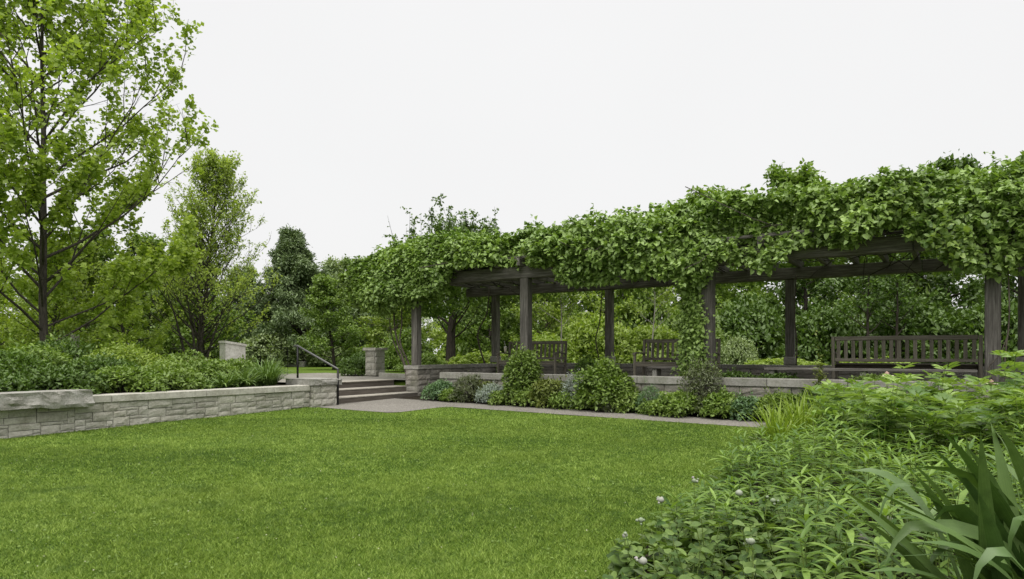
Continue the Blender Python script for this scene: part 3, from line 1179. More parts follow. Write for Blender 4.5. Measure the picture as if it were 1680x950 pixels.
def make_tree(name, label, loc, mb, crown_me, bark, leafmat, cat='tree', group=None, rz=0, sc=1.0):
    t = empty(name, loc, rz)
    t.scale = (sc, sc, sc)
    tag(t, label, cat, group)
    mb.obj('trunk', bark, t, True)
    c = link('crown', crown_me, leafmat, t)
    c['kind'] = 'stuff'
    return t


def copy_thing(src, loc, rz, sc, label, group=None):
    t = src.copy()
    COL.objects.link(t)
    t.location = Vector(loc)
    t.rotation_euler = (0, 0, rz)
    t.scale = sc if hasattr(sc, '__len__') else (sc, sc, sc)
    t['label'] = label
    if group:
        t['group'] = group
    for ch in [c for c in KIDS[src.name]]:
        c = ch.copy()
        COL.objects.link(c)
        c.parent = t
    return t


KIDS = {}


def reg(t):
    KIDS[t.name] = [o for o in bpy.data.objects if o.parent == t]
    return t


# ------------------------------------------------------------------ individual trees
def trees():
    # maple on the left
    rs = np.random.default_rng(101)
    mb, tw = grow(rs, 13.0, 0.11, 0.07, 58, lambda t: 4.7 * (1 - t) ** 0.6 * (0.72 + 0.42 * min(1, t / 0.3)) + 0.7, lambda t: 0.50 + 0.6 * t, nsub=8, ntw=5, up=0.45, tw_len=0.42, thin=0.42, sub_el=0.35)
    cr = twig_leaves(rs, tw, 15, 0.085, 0.105, 0.10, 'maple', droop=0.35, curl=0.3, low=(5.6, 2.6))
    make_tree('maple_tree', 'tall airy maple with bright yellow-green spring leaves at the far left', (-11.6, 17.0, 0.7), mb, cr, M['bark_mid'], M['maple'])
    # slender many-stemmed tree next to it
    rs = np.random.default_rng(102)
    mb, tw = grow(rs, 6.5, 0.10, 0.10, 100, lambda t: 3.1 * (1 - t) ** 0.5 * (0.85 + 0.25 * max(0, 1 - t / 0.35)) + 0.35, lambda t: 0.42 + 0.52 * min(1, t / 0.5), nsub=6, ntw=4, up=0.45, tw_len=0.26, sub_el=0.6, thin=0.42)
    for k in range(4):                        # side stems from the ground
        az = 1.57 * k + 0.5
        d = np.array([math.cos(az) * 0.22, math.sin(az) * 0.22, 1.0])
        st = bez((math.cos(az) * 0.15, math.sin(az) * 0.15, -0.1), d / np.linalg.norm(d), 3.2, 7, (0, 0, 0.1), 0.05, rs)
        mb.tube(st, [0.055 * (1 - m / 8.5) for m in range(8)], 5, False)
    cr = twig_leaves(rs, tw, 6.5, 0.045, 0.085, 0.052, 'ovate')
    make_tree('slender_tree', 'slender many-stemmed tree with small light leaves right of the maple', (-11.1, 24.0, 0.75), mb, cr, M['bark_mid'], M['birch'], sc=1.09)
    # dark pine-like tree
    rs = np.random.default_rng(103)
    mb, tw = grow(rs, 7.5, 0.2, 0.08, 52, lambda t: 4.7 * (1 - t) ** 1.15 + 0.15, lambda t: 0.0 + 0.3 * t, nsub=8, ntw=5, up=0.2, tw_len=0.3)
    cr = twig_leaves(rs, tw, 24, 0.11, 0.20, 0.075, 'lance', up=0.6)
    make_tree('pine_tree', 'dark blue-green conical tree rising behind the far lawn', (-12.0, 39.0, 0.8), mb, cr, M['bark_dark'], M['pine'])
    # apple tree behind the pergola's far end, shoots above the vine
    rs = np.random.default_rng(104)
    mb, tw = grow(rs, 5.2, 0.24, 0.25, 26, lambda t: 3.2 * (1 - t) ** 0.4 * min(1, 0.6 + t), lambda t: 0.35 + 0.5 * t, nsub=7, ntw=4, up=0.5, tw_len=0.35)
    cen = np.array([0, 0, 3.4])
    for i in range(60):                       # upright water shoots
        az, r = rs.uniform(0, 6.28), rs.uniform(0.2, 2.7)
        p = np.array([math.cos(az) * r, math.sin(az) * r, 4.0 - 0.12 * r * r + rs.uniform(-0.3, 0.4)])
        L = rs.uniform(1.3, 2.7)
        pts = bez(p, (rs.uniform(-0.25, 0.25), rs.uniform(-0.25, 0.25), 1), L, 4, (0, 0, 0.2), 0.05, rs)
        mb.tube(pts, [0.02, 0.016, 0.012, 0.008, 0.004], 3, False)
        for j in range(4):
            for q in range(3):
                e = pts[j] + (pts[j + 1] - pts[j]) * rs.random()
                tw.append((e, e + rs.normal(size=3) * 0.12 + EZ * 0.12))
    cr = twig_leaves(rs, tw, 11, 0.05, 0.12, 0.075, 'ovate')
    make_tree('apple_tree', 'dark trunked spreading tree behind the pergola with upright shoots above the vine', (-2.45, 27.0, 0.75), mb, cr, M['bark_dark'], M['apple'])


def wood_trees():
    """prototypes of the trees of the wood, then copies"""
    P = {}
    specs = {
        'bright': (201, 8.0, 'bright', 'bark', 'broad bright green tree', 12, 0.20, 0.15, 'ovate', 0.12),
        'mid': (202, 8.0, 'mid', 'bark_dark', 'mid green leafy tree', 12, 0.21, 0.15, 'ovate', 0.14),
        'deep': (203, 8.0, 'deep', 'bark_dark', 'deep green dense tree', 13, 0.20, 0.14, 'ovate', 0.12),
        'yellow': (205, 8.0, 'maple', 'bark_mid', 'yellow-green low tree', 12, 0.15, 0.13, 'maple', 0.12),
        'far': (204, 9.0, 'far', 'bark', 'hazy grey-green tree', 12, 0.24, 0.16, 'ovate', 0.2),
    }
    spots = {
        'bright': [(1.7, 31.5, 0.62, 'yellow-green tree seen through the gap between the second and third front posts'),
                   (-6.2, 36.0, 0.68, 'light green tree in the wood beyond the terrace pier'),
                   (5.1, 33.0, 0.70, 'bright green tree in the wood left of the vine-covered post'),
                   (-14.5, 30.0, 0.55, 'light green tree low behind the slender tree'),
                   (-24.5, 31.0, 0.62, 'yellow-green tree low behind the maple trunk at the far left'),
                   (-17.5, 27.0, 0.60, 'small light green tree between the maple and the slender tree')],
        'mid': [(-9.0, 40.5, 0.72, 'mid green tree just right of the dark conical tree'),
                (-1.9, 39.0, 0.78, 'mid green tree behind the dark trunked apple-like tree'),
                (9.5, 32.5, 0.78, 'mid green tree seen right of the vine-covered post'),
                (12.4, 40.0, 1.22, 'tree whose round top shows above the vine near its middle'),
                (-20.5, 33.0, 0.8, 'mid green tree far back behind the maple'),
                (15.6, 36.0, 1.20, 'tree topping the vine above the long bench'),
                (-8.2, 31.5, 0.50, 'mid green small tree standing behind the far lawn'),
                (-12.9, 28.6, 0.62, 'mid green tree directly behind the slender tree'),
                (-16.4, 31.5, 0.72, 'mid green tree in the gap right of the maple'),
                (-1.1, 32.5, 0.60, 'mid green tree low behind the dark trunked tree'),
                (0.9, 35.5, 0.68, 'mid green tree seen past the rear corner post'),
                (4.6, 37.0, 0.72, 'mid green tree far back behind the second bench')],
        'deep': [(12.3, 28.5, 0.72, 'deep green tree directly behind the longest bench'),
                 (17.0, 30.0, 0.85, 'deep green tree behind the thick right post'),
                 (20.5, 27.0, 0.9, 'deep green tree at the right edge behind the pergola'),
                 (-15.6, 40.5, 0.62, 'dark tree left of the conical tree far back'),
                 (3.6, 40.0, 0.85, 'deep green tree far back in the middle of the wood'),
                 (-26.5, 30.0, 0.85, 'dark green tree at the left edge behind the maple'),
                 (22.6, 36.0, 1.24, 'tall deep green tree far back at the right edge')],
        'yellow': [(-14.4, 21.0, 0.50, 'low yellow-green tree right behind the maple trunk'),
                   (-16.9, 22.0, 0.54, 'low yellow-green tree at the left frame edge behind the maple'),
                   (-12.6, 22.6, 0.44, 'low yellow-green tree just left of the slender tree'),
                   (-19.5, 26.0, 0.66, 'yellow-green tree far left behind the low ones')],
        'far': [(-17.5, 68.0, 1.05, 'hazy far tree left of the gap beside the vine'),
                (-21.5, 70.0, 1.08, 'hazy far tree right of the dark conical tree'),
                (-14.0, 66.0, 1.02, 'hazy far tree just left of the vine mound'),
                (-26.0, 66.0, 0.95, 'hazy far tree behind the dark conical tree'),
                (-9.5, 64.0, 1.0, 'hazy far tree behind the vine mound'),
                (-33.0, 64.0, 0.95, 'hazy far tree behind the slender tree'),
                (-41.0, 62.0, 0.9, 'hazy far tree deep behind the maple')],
    }
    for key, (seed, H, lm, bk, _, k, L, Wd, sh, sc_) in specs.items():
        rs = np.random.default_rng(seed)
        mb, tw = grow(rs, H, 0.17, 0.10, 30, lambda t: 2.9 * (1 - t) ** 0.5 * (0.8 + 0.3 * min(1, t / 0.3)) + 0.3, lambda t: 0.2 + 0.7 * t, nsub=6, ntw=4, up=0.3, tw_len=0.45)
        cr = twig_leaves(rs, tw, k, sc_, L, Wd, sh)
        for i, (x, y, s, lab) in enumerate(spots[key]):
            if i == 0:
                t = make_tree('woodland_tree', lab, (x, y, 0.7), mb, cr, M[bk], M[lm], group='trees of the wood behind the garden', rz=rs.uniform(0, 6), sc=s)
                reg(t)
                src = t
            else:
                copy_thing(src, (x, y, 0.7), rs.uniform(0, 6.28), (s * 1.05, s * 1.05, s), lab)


# ------------------------------------------------------------------ shrubs
def shrub_mesh(rs, rx, ry, h, n, L, Wd, shape='ovate', lumps=16, lump_r=0.38, up=0.7, droop=0.1, curl=0.2, flat=0.0, jit=0.9):
    """a mound of leaf-covered lumps with gaps between them"""
    C, R = [], []
    for i in range(lumps):
        az = i * 2.399 + rs.uniform(-0.4, 0.4)
        zz = ((i + 0.5) / lumps) ** 0.8
        rr = math.sqrt(max(0.02, 1 - zz * zz)) * rs.uniform(0.55, 0.8)
        C.append((math.cos(az) * rr * rx, math.sin(az) * rr * ry, h * (0.16 + 0.60 * zz) + rs.uniform(-0.06, 0.06) * h))
        R.append(lump_r * rs.uniform(0.75, 1.25))
    for i in range(max(5, lumps // 3)):           # skirt down to the soil
        az = i * 2.399 + 1.0
        rr = rs.uniform(0.45, 0.85)
        C.append((math.cos(az) * rr * rx, math.sin(az) * rr * ry, h * rs.uniform(0.06, 0.2)))
        R.append(lump_r * rs.uniform(0.8, 1.1))
    lumps = len(C)
    n = int(n * 1.2)
    C, R = np.array(C), np.array(R)
    idx = rs.integers(0, lumps, n)
    d = rand_dirs(n, rs)
    d[:, 2] = np.where(d[:, 2] < -0.25, -d[:, 2], d[:, 2])
    rad = rs.uniform(0.5, 1.0, n) ** 0.5 * (1 + 0.15 * (rs.random(n) < 0.06))
    ex = np.stack([R[idx] * rx, R[idx] * ry, R[idx] * h * 0.8], 1)
    P = C[idx] + d * ex * rad[:, None]
    P[:, 2] = np.maximum(P[:, 2], 0.01)
    # loose shoots reaching out of the mound
    ns = max(6, n // 130)
    si = rs.integers(0, lumps, ns)
    sd = rand_dirs(ns, rs)
    sd[:, 2] = np.abs(sd[:, 2]) + 0.35
    sd = unit(sd)
    k = 7
    q = np.tile(np.linspace(0.6, 1.0, k), ns)
    si, sd = np.repeat(si, k), np.repeat(sd, k, axis=0)
    slen = np.repeat(rs.uniform(1.2, 1.9, ns), k)
    ex2 = np.stack([R[si] * rx, R[si] * ry, R[si] * h * 0.9], 1)
    P2 = C[si] + sd * ex2 * (q * slen)[:, None] + rs.normal(size=(ns * k, 3)) * L * 0.25
    P = np.concatenate([P, P2])
    d = np.concatenate([d, sd])
    idx = np.concatenate([idx, si])
    n = len(P)
    P[:, 2] = np.maximum(P[:, 2], 0.01)
    out = unit(d + np.array([0, 0, 0.25]))
    D = unit(out * 0.8 + rand_dirs(n, rs) * jit - EZ * droop)
    N = unit(out * 0.6 + EZ * up + rand_dirs(n, rs) * 0.5)
    s = rs.uniform(0.6, 1.25, n)
    lv = rs.random(lumps)
    v = np.clip(lv[idx] * 0.4 + rs.random(n) * 0.6, 0, 1)
    return leaf_mesh('foliage', P, D, N, L * s, Wd * s, shape, 0.2, curl, v), C


def shrub(name, label, loc, rs, rx, ry, h, n, L, Wd, mat, shape='ovate', group=None, cat='shrub', rz=0.0, stemmat='bark_dark', **kw):
    t = empty(name, loc, rz)
    tag(t, label, cat, group)
    me, C = shrub_mesh(rs, rx, ry, h, n, L, Wd, shape, **kw)
    f = link('foliage', me, M[mat], t)
    f['kind'] = 'stuff'
    mb = MB()
    for c in C:
        p1 = np.array([c[0] * 0.5, c[1] * 0.5, c[2] * 0.55])
        mb.tube([(c[0] * 0.12, c[1] * 0.12, -0.05), p1, c], [0.012, 0.009, 0.004], 4, False)
    mb.obj('stems', M[stemmat], t, True)
    return t


def arching_clump(name, label, loc, rs, n, length, width, mat, group=None, cat='plant', lean=0.9, dirbias=(0, 0), segs=6, sag=1.0, rise=0.9, vary=0.35):
    """clump of strap leaves, each one its own arching blade"""
    t = empty(name, loc)
    tag(t, label, cat, group)
    for i in range(n):
        az = rs.uniform(0, 6.28)
        ln = rs.uniform(0.25, 1.0) * lean
        d = np.array([math.cos(az) * ln + dirbias[0], math.sin(az) * ln + dirbias[1], rise])
        d /= np.linalg.norm(d)
        L = length * rs.uniform(1 - vary, 1 + vary * 0.6)
        me = blade(rs, d, L, width * rs.uniform(0.75, 1.2), rs.uniform(0.5, 1.5) * sag, segs)
        o = link('blade', me, mat, t)
        o.location = (rs.normal() * 0.05, rs.normal() * 0.05, -0.02)
    return t


def blade(rs, d, L, w, sag, segs=8, fold=0.25, kink=None):
    """one strap leaf: V-folded ribbon bending over under its own weight"""
    p = np.zeros(3)
    d = np.asarray(d, float)
    hor = np.array([d[0], d[1], 0.0])
    side = np.cross(d, EZ)
    if np.linalg.norm(side) < 1e-3:
        side = np.array([1.0, 0, 0])
    side /= np.linalg.norm(side)
    tw = rs.uniform(-0.5, 0.5)
    V, F = [], []
    for i in range(segs + 1):
        u = i / segs
        ww = w * (0.55 + 0.9 * u if u < 0.35 else 0.865 + 0.0 * u) * (1 - max(0, (u - 0.35) / 0.65) ** 1.9) * 0.5 / 0.865
        ang = tw * u
        nrm = np.cross(side, d)
        s = side * math.cos(ang) + nrm * math.sin(ang)
        nn = np.cross(s, d)
        V += [p + s * ww + nn * ww * fold, p.copy(), p - s * ww + nn * ww * fold]
        st = L / segs
        g = sag * (u ** 1.6) * 0.42
        if kink and u > kink:
            g = 1.3
        d = d - EZ * g * 8 / segs * 0.5 + rs.normal(size=3) * 0.012
        d /= np.linalg.norm(d)
        p = p + d * st
    for i in range(segs):
        a = i * 3
        F += [(a, a + 1, a + 4, a + 3), (a + 1, a + 2, a + 5, a + 4)]
    return np_mesh('blade', V, F, smooth=True)


def front_shrubs():
    g = 'shrubs along the foot of the pergola wall'
    # a, b, half width, height, material, leaf length, leaf width, leaves, label
    S = [
        (-10.62, 13.18, 0.40, 0.52, 'bluegreen', 0.055, 0.034, 2300, 'rounded blue-green mound beside the bottom step'),
        (-9.72, 13.16, 0.44, 0.72, 'bronze', 0.06, 0.022, 2000, 'loose bronze-green shrub between the blue-green mound and the silver plant'),
        (-9.02, 13.14, 0.36, 0.46, 'silver', 0.05, 0.016, 2200, 'silvery grey low plant in front of the pergola wall'),
        (-8.28, 13.26, 0.50, 1.32, 'mid', 0.075, 0.042, 3600, 'tallest dark green shrub standing before the free-standing pergola post'),
        (-7.52, 13.18, 0.50, 0.62, 'olive', 0.07, 0.04, 2300, 'olive yellow-green shrub right of the tallest shrub'),
        (-6.95, 13.25, 0.34, 0.70, 'silver', 0.05, 0.02, 1200, 'wispy grey-green plant between the olive shrub and the broad one'),
        (-6.22, 13.24, 0.66, 1.06, 'mid', 0.085, 0.055, 4200, 'broad bright leafy shrub reaching above the wall coping'),
        (-5.68, 13.10, 0.33, 0.40, 'fern', 0.07, 0.04, 1300, 'small light green mound right of the broad leafy shrub'),
        (-5.22, 13.25, 0.30, 0.55, 'bluegreen', 0.06, 0.012, 1300, 'fine-leaved dark tuft against the wall under the second bench'),
        (-4.55, 13.05, 0.52, 0.50, 'fern', 0.075, 0.042, 2700, 'wide light green ferny mound below the vine-covered post'),
        (-4.15, 13.36, 0.50, 1.08, 'bronze', 0.06, 0.026, 2300, 'airy tall dark shrub before the vine-covered post'),
        (-3.72, 13.08, 0.38, 0.50, 'mid', 0.065, 0.042, 1900, 'mid green mound right of the wide ferny mound'),
        (-3.25, 13.06, 0.32, 0.46, 'bluegreen', 0.06, 0.036, 1600, 'dull green mound under the clear stretch of wall'),
        (-2.66, 13.16, 0.44, 0.56, 'mid', 0.06, 0.036, 2400, 'finely cut dark green mound near the grassy clump'),
        (-2.1, 13.22, 0.36, 0.60, 'deep', 0.06, 0.036, 1900, 'dark green mound behind the grassy clump'),
        (-1.3, 13.2, 0.42, 0.58, 'mid', 0.065, 0.04, 1700, 'green mound hidden behind the peonies'),
        (-0.3, 13.2, 0.45, 0.6, 'deep', 0.07, 0.04, 1600, 'green mound hidden behind the peonies at the right'),
    ]
    for i, (a, b, r, h, m, L, Wd, n, lab) in enumerate(S):
        rs = np.random.default_rng(300 + i)
        x, y, _ = W(a, b)
        airy = m in ('bronze',)
        shrub('wall_shrub', lab, (x, y, lawn_ab(a, b) + 0.01), rs, r * rs.uniform(0.98, 1.18), r * 0.9, h * rs.uniform(0.88, 1.0), int(n * 1.25), L, Wd, m, 'lance' if Wd < 0.03 else 'ovate', g, lumps=24 if h > 0.8 else 16, lump_r=0.30 if airy else 0.36, jit=1.0)
    fill = [(-10.15, 13.05, 0.26, 0.30, 'mid', 'low leafy filler between the blue-green mound and the bronze shrub'),
            (-9.35, 13.35, 0.30, 0.50, 'olive', 'olive filler plant against the wall behind the silver plant'),
            (-8.75, 13.0, 0.26, 0.28, 'fern', 'low ferny filler at the foot of the tallest shrub'),
            (-7.95, 13.0, 0.30, 0.38, 'fern', 'ferny filler right of the tallest shrub'),
            (-7.1, 13.0, 0.30, 0.34, 'mid', 'low green filler before the wispy grey plant'),
            (-5.95, 12.99, 0.24, 0.26, 'bronze', 'bronze low filler under the broad leafy shrub'),
            (-5.05, 13.0, 0.26, 0.24, 'mid', 'low green filler left of the wide ferny mound'),
            (-3.5, 13.3, 0.30, 0.42, 'deep', 'dark filler against the clear stretch of wall'),
            (-2.35, 13.0, 0.26, 0.32, 'fern', 'ferny filler beside the grassy clump')]
    for i, (a, b, r, h, m, lab) in enumerate(fill):
        x, y, _ = W(a, b)
        shrub('filler_plant', lab, (x, y, lawn_ab(a, b) + 0.01), np.random.default_rng(330 + i), r * 1.2, r, h, 900, 0.06, 0.034, m, 'ovate', 'filler plants along the foot of the pergola wall', cat='plant', lumps=12, lump_r=0.42, jit=1.0)
    # a thin upright weed in front of the wall and one fern-like plant inside the pergola
    rs = np.random.default_rng(350)
    x, y, _ = W(-2.02, 13.30)
    shrub('tall_weed', 'thin upright weed standing against the wall near the long bench', (x, y, 0.24), rs, 0.10, 0.10, 1.05, 260, 0.07, 0.035, 'olive', cat='plant', lumps=14, lump_r=0.55)
    for (a, b, r, h, m, lab) in [(-7.45, 14.85, 0.30, 0.55, 'deep', 'dark leafy plant on the pergola floor between the first two benches'),
                                 (-3.75, 14.2, 0.50, 0.24, 'deep', 'low dark ground plant on the pergola floor right of the vine-covered post'),
                                 (-2.9, 14.1, 0.50, 0.22, 'deep', 'low dark ground plant just behind the coping by the long slab bench'),
                                 (-1.2, 13.98, 0.55, 0.24, 'mid', 'low creeping plant along the coping before the longest bench')]:
        x, y, _ = W(a, b)
        shrub('shade_plant', lab, (x, y, 0.87), np.random.default_rng(int(360 + a * 7)), r, r * 0.5, h, 900, 0.06, 0.035, m, group='plants inside the pergola', cat='plant')


def left_bed():
    g = 'shrubs in the bed above the left wall'
    S = [
        (-13.0, 3.2, 0.75, 0.60, 'deep', 'rounded dark shrub cut by the left frame edge above the rough block'),
        (-13.1, 4.5, 0.80, 0.66, 'deep', 'dark green shrub above the rough block at the left edge'),
        (-13.0, 5.6, 0.75, 0.62, 'deep', 'dark green shrub above the right end of the rough block'),
        (-12.95, 6.7, 0.78, 0.60, 'mid', 'glossy mid green shrub just right of the rough block'),
        (-13.0, 7.75, 0.72, 0.52, 'mid', 'light green low shrub over the middle of the left wall'),
        (-14.3, 3.8, 0.95, 0.95, 'deep', 'taller dark shrub behind the rough block at the left edge'),
        (-14.4, 5.4, 0.95, 0.95, 'deep', 'dark bushy shrub below the maple trunk'),
        (-14.3, 7.0, 0.90, 0.86, 'deep', 'dark green shrub right of the maple trunk'),
        (-14.2, 8.4, 0.85, 0.72, 'fern', 'yellow-green shrub behind the middle of the left wall'),
        (-15.6, 6.3, 1.0, 1.1, 'mid', 'tall green shrub far back behind the maple trunk'),
        (-15.5, 8.0, 1.0, 1.12, 'bright', 'bright upright shrub behind the left bed'),
        (-15.9, 4.4, 1.0, 1.2, 'bronze', 'brownish green shrub far left behind the bed'),
        (-13.9, 9.0, 0.8, 0.70, 'mid', 'leafy mound behind the broad drooping plant'),
        (-14.5, 10.2, 0.7, 0.75, 'mid', 'leafy mound behind the arching grass by the handrail'),
        (-14.6, 9.3, 0.6, 0.72, 'olive', 'flowering olive shrub in front of the slender tree'),
        (-15.6, 9.6, 0.8, 0.9, 'mid', 'shrub at the foot of the slender tree before the iron fence'),
        (-16.6, 7.2, 1.1, 1.3, 'deep', 'deep green shrub filling the gap behind the left bed'),
        (-16.8, 5.2, 1.1, 1.35, 'mid', 'large green shrub behind the maple at the left edge'),
    ]
    for i, (a, b, r, h, m, lab) in enumerate(S):
        rs = np.random.default_rng(400 + i)
        x, y, _ = W(a, b)
        shrub('bed_shrub', lab, (x, y, 0.74), rs, r, r * 0.85, h * 0.84, int(3000 * r / 0.8), 0.08, 0.042, m, 'ovate', g, lumps=22, lump_r=0.33)
    # hosta-like broad plants and drooping grass at the right end of the bed
    for k, (a, b, n, L, w, lab) in enumerate([(-12.85, 8.75, 95, 0.50, 0.05, 'broad drooping plant above the wall with pale flowers'),
                                              (-12.9, 9.25, 110, 0.52, 0.052, 'broad-leaved clump next to the arching grass'),
                                              (-12.6, 8.1, 80, 0.36, 0.03, 'low blue-green tuft peeping over the wall coping')]):
        x, y, _ = W(a, b)
        rs = np.random.default_rng(450 + k)
        arching_clump('broad_leaf_clump', lab, (x, y, 0.74), rs, n, L, w, M['hydr'], 'clumps at the right end of the left bed', segs=6, lean=1.3, sag=2.2)
    x, y, _ = W(-12.85, 9.85)
    arching_clump('arching_grass', 'fountain of drooping dark grass beside the stone pier', (x, y, 0.74), np.random.default_rng(470), 260, 0.72, 0.026, M['under_o'], segs=7, lean=1.0, sag=2.4)
    x, y, _ = W(-13.6, 10.25)
    arching_clump('arching_grass', 'second drooping grass fountain just behind the first by the handrail', (x, y, 0.74), np.random.default_rng(471), 200, 0.78, 0.026, M['under_o'], segs=7, lean=1.0, sag=2.4)


def mid_shrubs():
    """shrubs of the far lawn and behind the pergola: a few kinds, copied"""
    g = 'background shrubs behind the far lawn and the pergola'
    rs = np.random.default_rng(500)
    protos = {}
    spots = {
        'pale': [(-13.1, 38.5 * 0.95, 0.8, (1.9, 1.9, 1.9), 'rounded pale shrub below the dark conical tree'),
                 (-10.1, 37.5, 0.8, (1.4, 1.4, 1.25), 'smaller rounded pale shrub behind the handrail'),
                 (7.9, 24.0, 0.8, (0.75, 0.75, 1.35), 'thin whitish shrub seen beside the rear post'),
                 (-19.8, 24.0, 0.75, (1.3, 1.3, 1.4), 'pale grey shrub at the far left edge behind the bed')],
        'bright': [(-9.4, 42.0, 0.8, (2.4, 2.4, 2.2), 'bright green shrub right of the pale rounded shrub'),
                   (-7.2, 37.0, 0.8, (1.9, 1.6, 1.3), 'bright low shrub behind the far lawn'),
                   (-1.0, 25.0, 0.8, (1.7, 1.2, 0.85), 'light green shrub behind the end wall'),
                   (1.2, 25.5, 0.8, (1.5, 1.2, 1.5), 'light green shrub seen behind the first bench'),
                   (3.3, 26.5, 0.8, (1.9, 1.5, 2.3), 'bright shrub between the first and second benches'),
                   (5.2, 26.0, 0.8, (1.7, 1.4, 1.9), 'bright shrub behind the second bench'),
                   (9.0, 22.5, 0.8, (1.7, 0.8, 0.62), 'low bright hedge strip behind the rear wall right of the vine-covered post'),
                   (11.3, 21.2, 0.8, (1.5, 0.8, 0.62), 'low bright hedge strip behind the rear post'),
                   (15.4, 18.0, 0.8, (1.3, 1.0, 0.9), 'bright shrub at the right edge behind the thick post')],
        'mid': [(-6.0, 33.5, 0.8, (1.5, 1.2, 1.1), 'dark green hedge shrub left of the terrace pier'),
                (-7.6, 33.8, 0.8, (1.5, 1.2, 1.05), 'green hedge shrub along the far lawn'),
                (-4.5, 29.5, 0.8, (1.6, 1.2, 1.8), 'green shrub behind the terrace pier'),
                (-3.2, 24.6, 0.8, (1.3, 0.9, 0.75), 'low hedge shrub behind the leftmost post'),
                (0.2, 23.2, 0.8, (1.3, 0.8, 0.72), 'low hedge shrub behind the end wall corner'),
                (7.0, 27.0, 0.8, (2.0, 1.6, 2.6), 'green shrub right of the vine-covered post'),
                (6.4, 33.0, 0.8, (2.6, 2.0, 5.0), 'tall green shrub filling the gap behind the second bench'),
                (-1.2, 36.0, 0.8, (2.6, 2.0, 5.2), 'tall green shrub filling the gap behind the dark trunked tree'),
                (17.6, 31.0, 0.8, (2.6, 2.0, 5.0), 'tall green shrub far behind the thick right post'),
                (-15.8, 30.5, 0.8, (1.5, 1.5, 1.4), 'green shrub behind the pale slanted pillar'),
                (-18.2, 25.5, 0.75, (1.8, 1.5, 1.7), 'green shrub far back between the maple and the slender tree')],
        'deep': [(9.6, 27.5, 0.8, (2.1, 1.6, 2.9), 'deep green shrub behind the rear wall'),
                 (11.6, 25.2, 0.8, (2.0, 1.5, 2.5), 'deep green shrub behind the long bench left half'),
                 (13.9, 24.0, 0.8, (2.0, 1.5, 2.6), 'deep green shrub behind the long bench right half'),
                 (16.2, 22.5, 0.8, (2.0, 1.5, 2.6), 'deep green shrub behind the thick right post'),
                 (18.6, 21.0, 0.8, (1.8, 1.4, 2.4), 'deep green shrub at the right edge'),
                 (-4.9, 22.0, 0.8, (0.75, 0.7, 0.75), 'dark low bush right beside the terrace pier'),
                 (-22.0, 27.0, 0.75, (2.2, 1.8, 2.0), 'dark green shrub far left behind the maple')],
    }
    far_g = 'far thicket shrubs closing the view behind the garden'
    for k, x in enumerate(np.arange(-44, 33, 4.0)):
        key = ['mid', 'deep', 'bright', 'mid'][k % 4] if x < 8 else 'deep'
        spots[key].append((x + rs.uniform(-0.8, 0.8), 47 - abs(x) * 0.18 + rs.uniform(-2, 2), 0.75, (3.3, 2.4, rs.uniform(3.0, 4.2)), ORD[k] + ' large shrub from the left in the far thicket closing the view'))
    for key in spots:
        for i, (x, y, z, s, lab) in enumerate(spots[key]):
            if i == 0:
                t = shrub('background_shrub', lab, (x, y, z - 0.05), rs, 1.0, 1.0, 1.0, 5200, 0.085, 0.055, key, 'ovate', g, lumps=34, lump_r=0.27)
                t.scale = s
                src = reg(t)
            else:
                copy_thing(src, (x, y, z - 0.05), rs.uniform(0, 6.28), s, lab, far_g if 'thicket' in lab else None)


def young_stems():
    """slim pale saplings seen through the pergola"""
    g = 'slim sapling trunks behind the pergola'
    for k, (x, y, h, m, lab) in enumerate([(1.75, 24.0, 4.6, 'bark_pale', 'slim pale sapling trunk behind the first bench'),
                                           (5.0, 24.5, 4.6, 'bark_pale', 'slim pale sapling trunk behind the second bench'),
                                           (12.0, 23.0, 4.0, 'bark_dark', 'dark leaning forked trunk behind the left half of the long bench'),
                                           (12.95, 23.0, 4.0, 'bark_dark', 'dark upright trunk behind the middle of the long bench')]):
        rs = np.random.default_rng(600 + k)
        mb, tw = grow(rs, h, 0.035 if k < 2 else 0.07, 0.35, 14, lambda t: 1.3 * (1 - t) + 0.3, lambda t: 0.7, nsub=4, ntw=3, tw_len=0.3)
        cr = twig_leaves(rs, tw, 7, 0.06, 0.11, 0.075, 'ovate')
        make_tree('sapling', lab, (x, y, 0.75), mb, cr, M[m], M['bright' if k < 2 else 'deep'], group=g)


# ------------------------------------------------------------------ vine on the pergola
VB = [(-14.4, 3.55), (-14.2, 3.15), (-13.82, 2.78), (-13.13, 2.55), (-12.47, 2.80), (-11.62, 2.92), (-10.9, 3.10), (-10.66, 3.66), (-9.86, 3.66), (-8.62, 3.55), (-7.82, 3.50), (-7.68, 3.24), (-7.16, 3.0), (-6.64, 2.98), (-6.13, 3.05), (-5.7, 3.21), (-5.16, 3.15), (-4.77, 2.88), (-4.5, 2.8), (-4.14, 3.03), (-3.9, 3.27), (-3.43, 3.16), (-3.03, 3.02), (-2.64, 3.34), (-2.32, 3.48), (-2.01, 3.50), (-1.6, 3.40), (-1.3, 3.5), (-1.05, 3.60), (-0.8, 3.75), (-0.62, 3.42), (-0.5, 3.32), (-0.12, 3.04), (0.3, 2.91), (0.63, 2.79), (0.95, 2.86), (1.6, 3.0), (2.4, 2.9), (3.4, 3.1), (5, 3.0)]
VT = [(-14.5, 3.95), (-14.2, 4.15), (-13.34, 4.50), (-12.0, 4.58), (-10.37, 4.48), (-9.06, 4.34), (-8.3, 4.5), (-7.86, 4.62), (-5.71, 4.62), (-3.85, 4.66), (-2.11, 4.72), (-0.59, 4.70), (0.05, 4.62), (0.66, 4.70), (1.2, 4.95), (2.5, 5.0), (5, 4.8)]


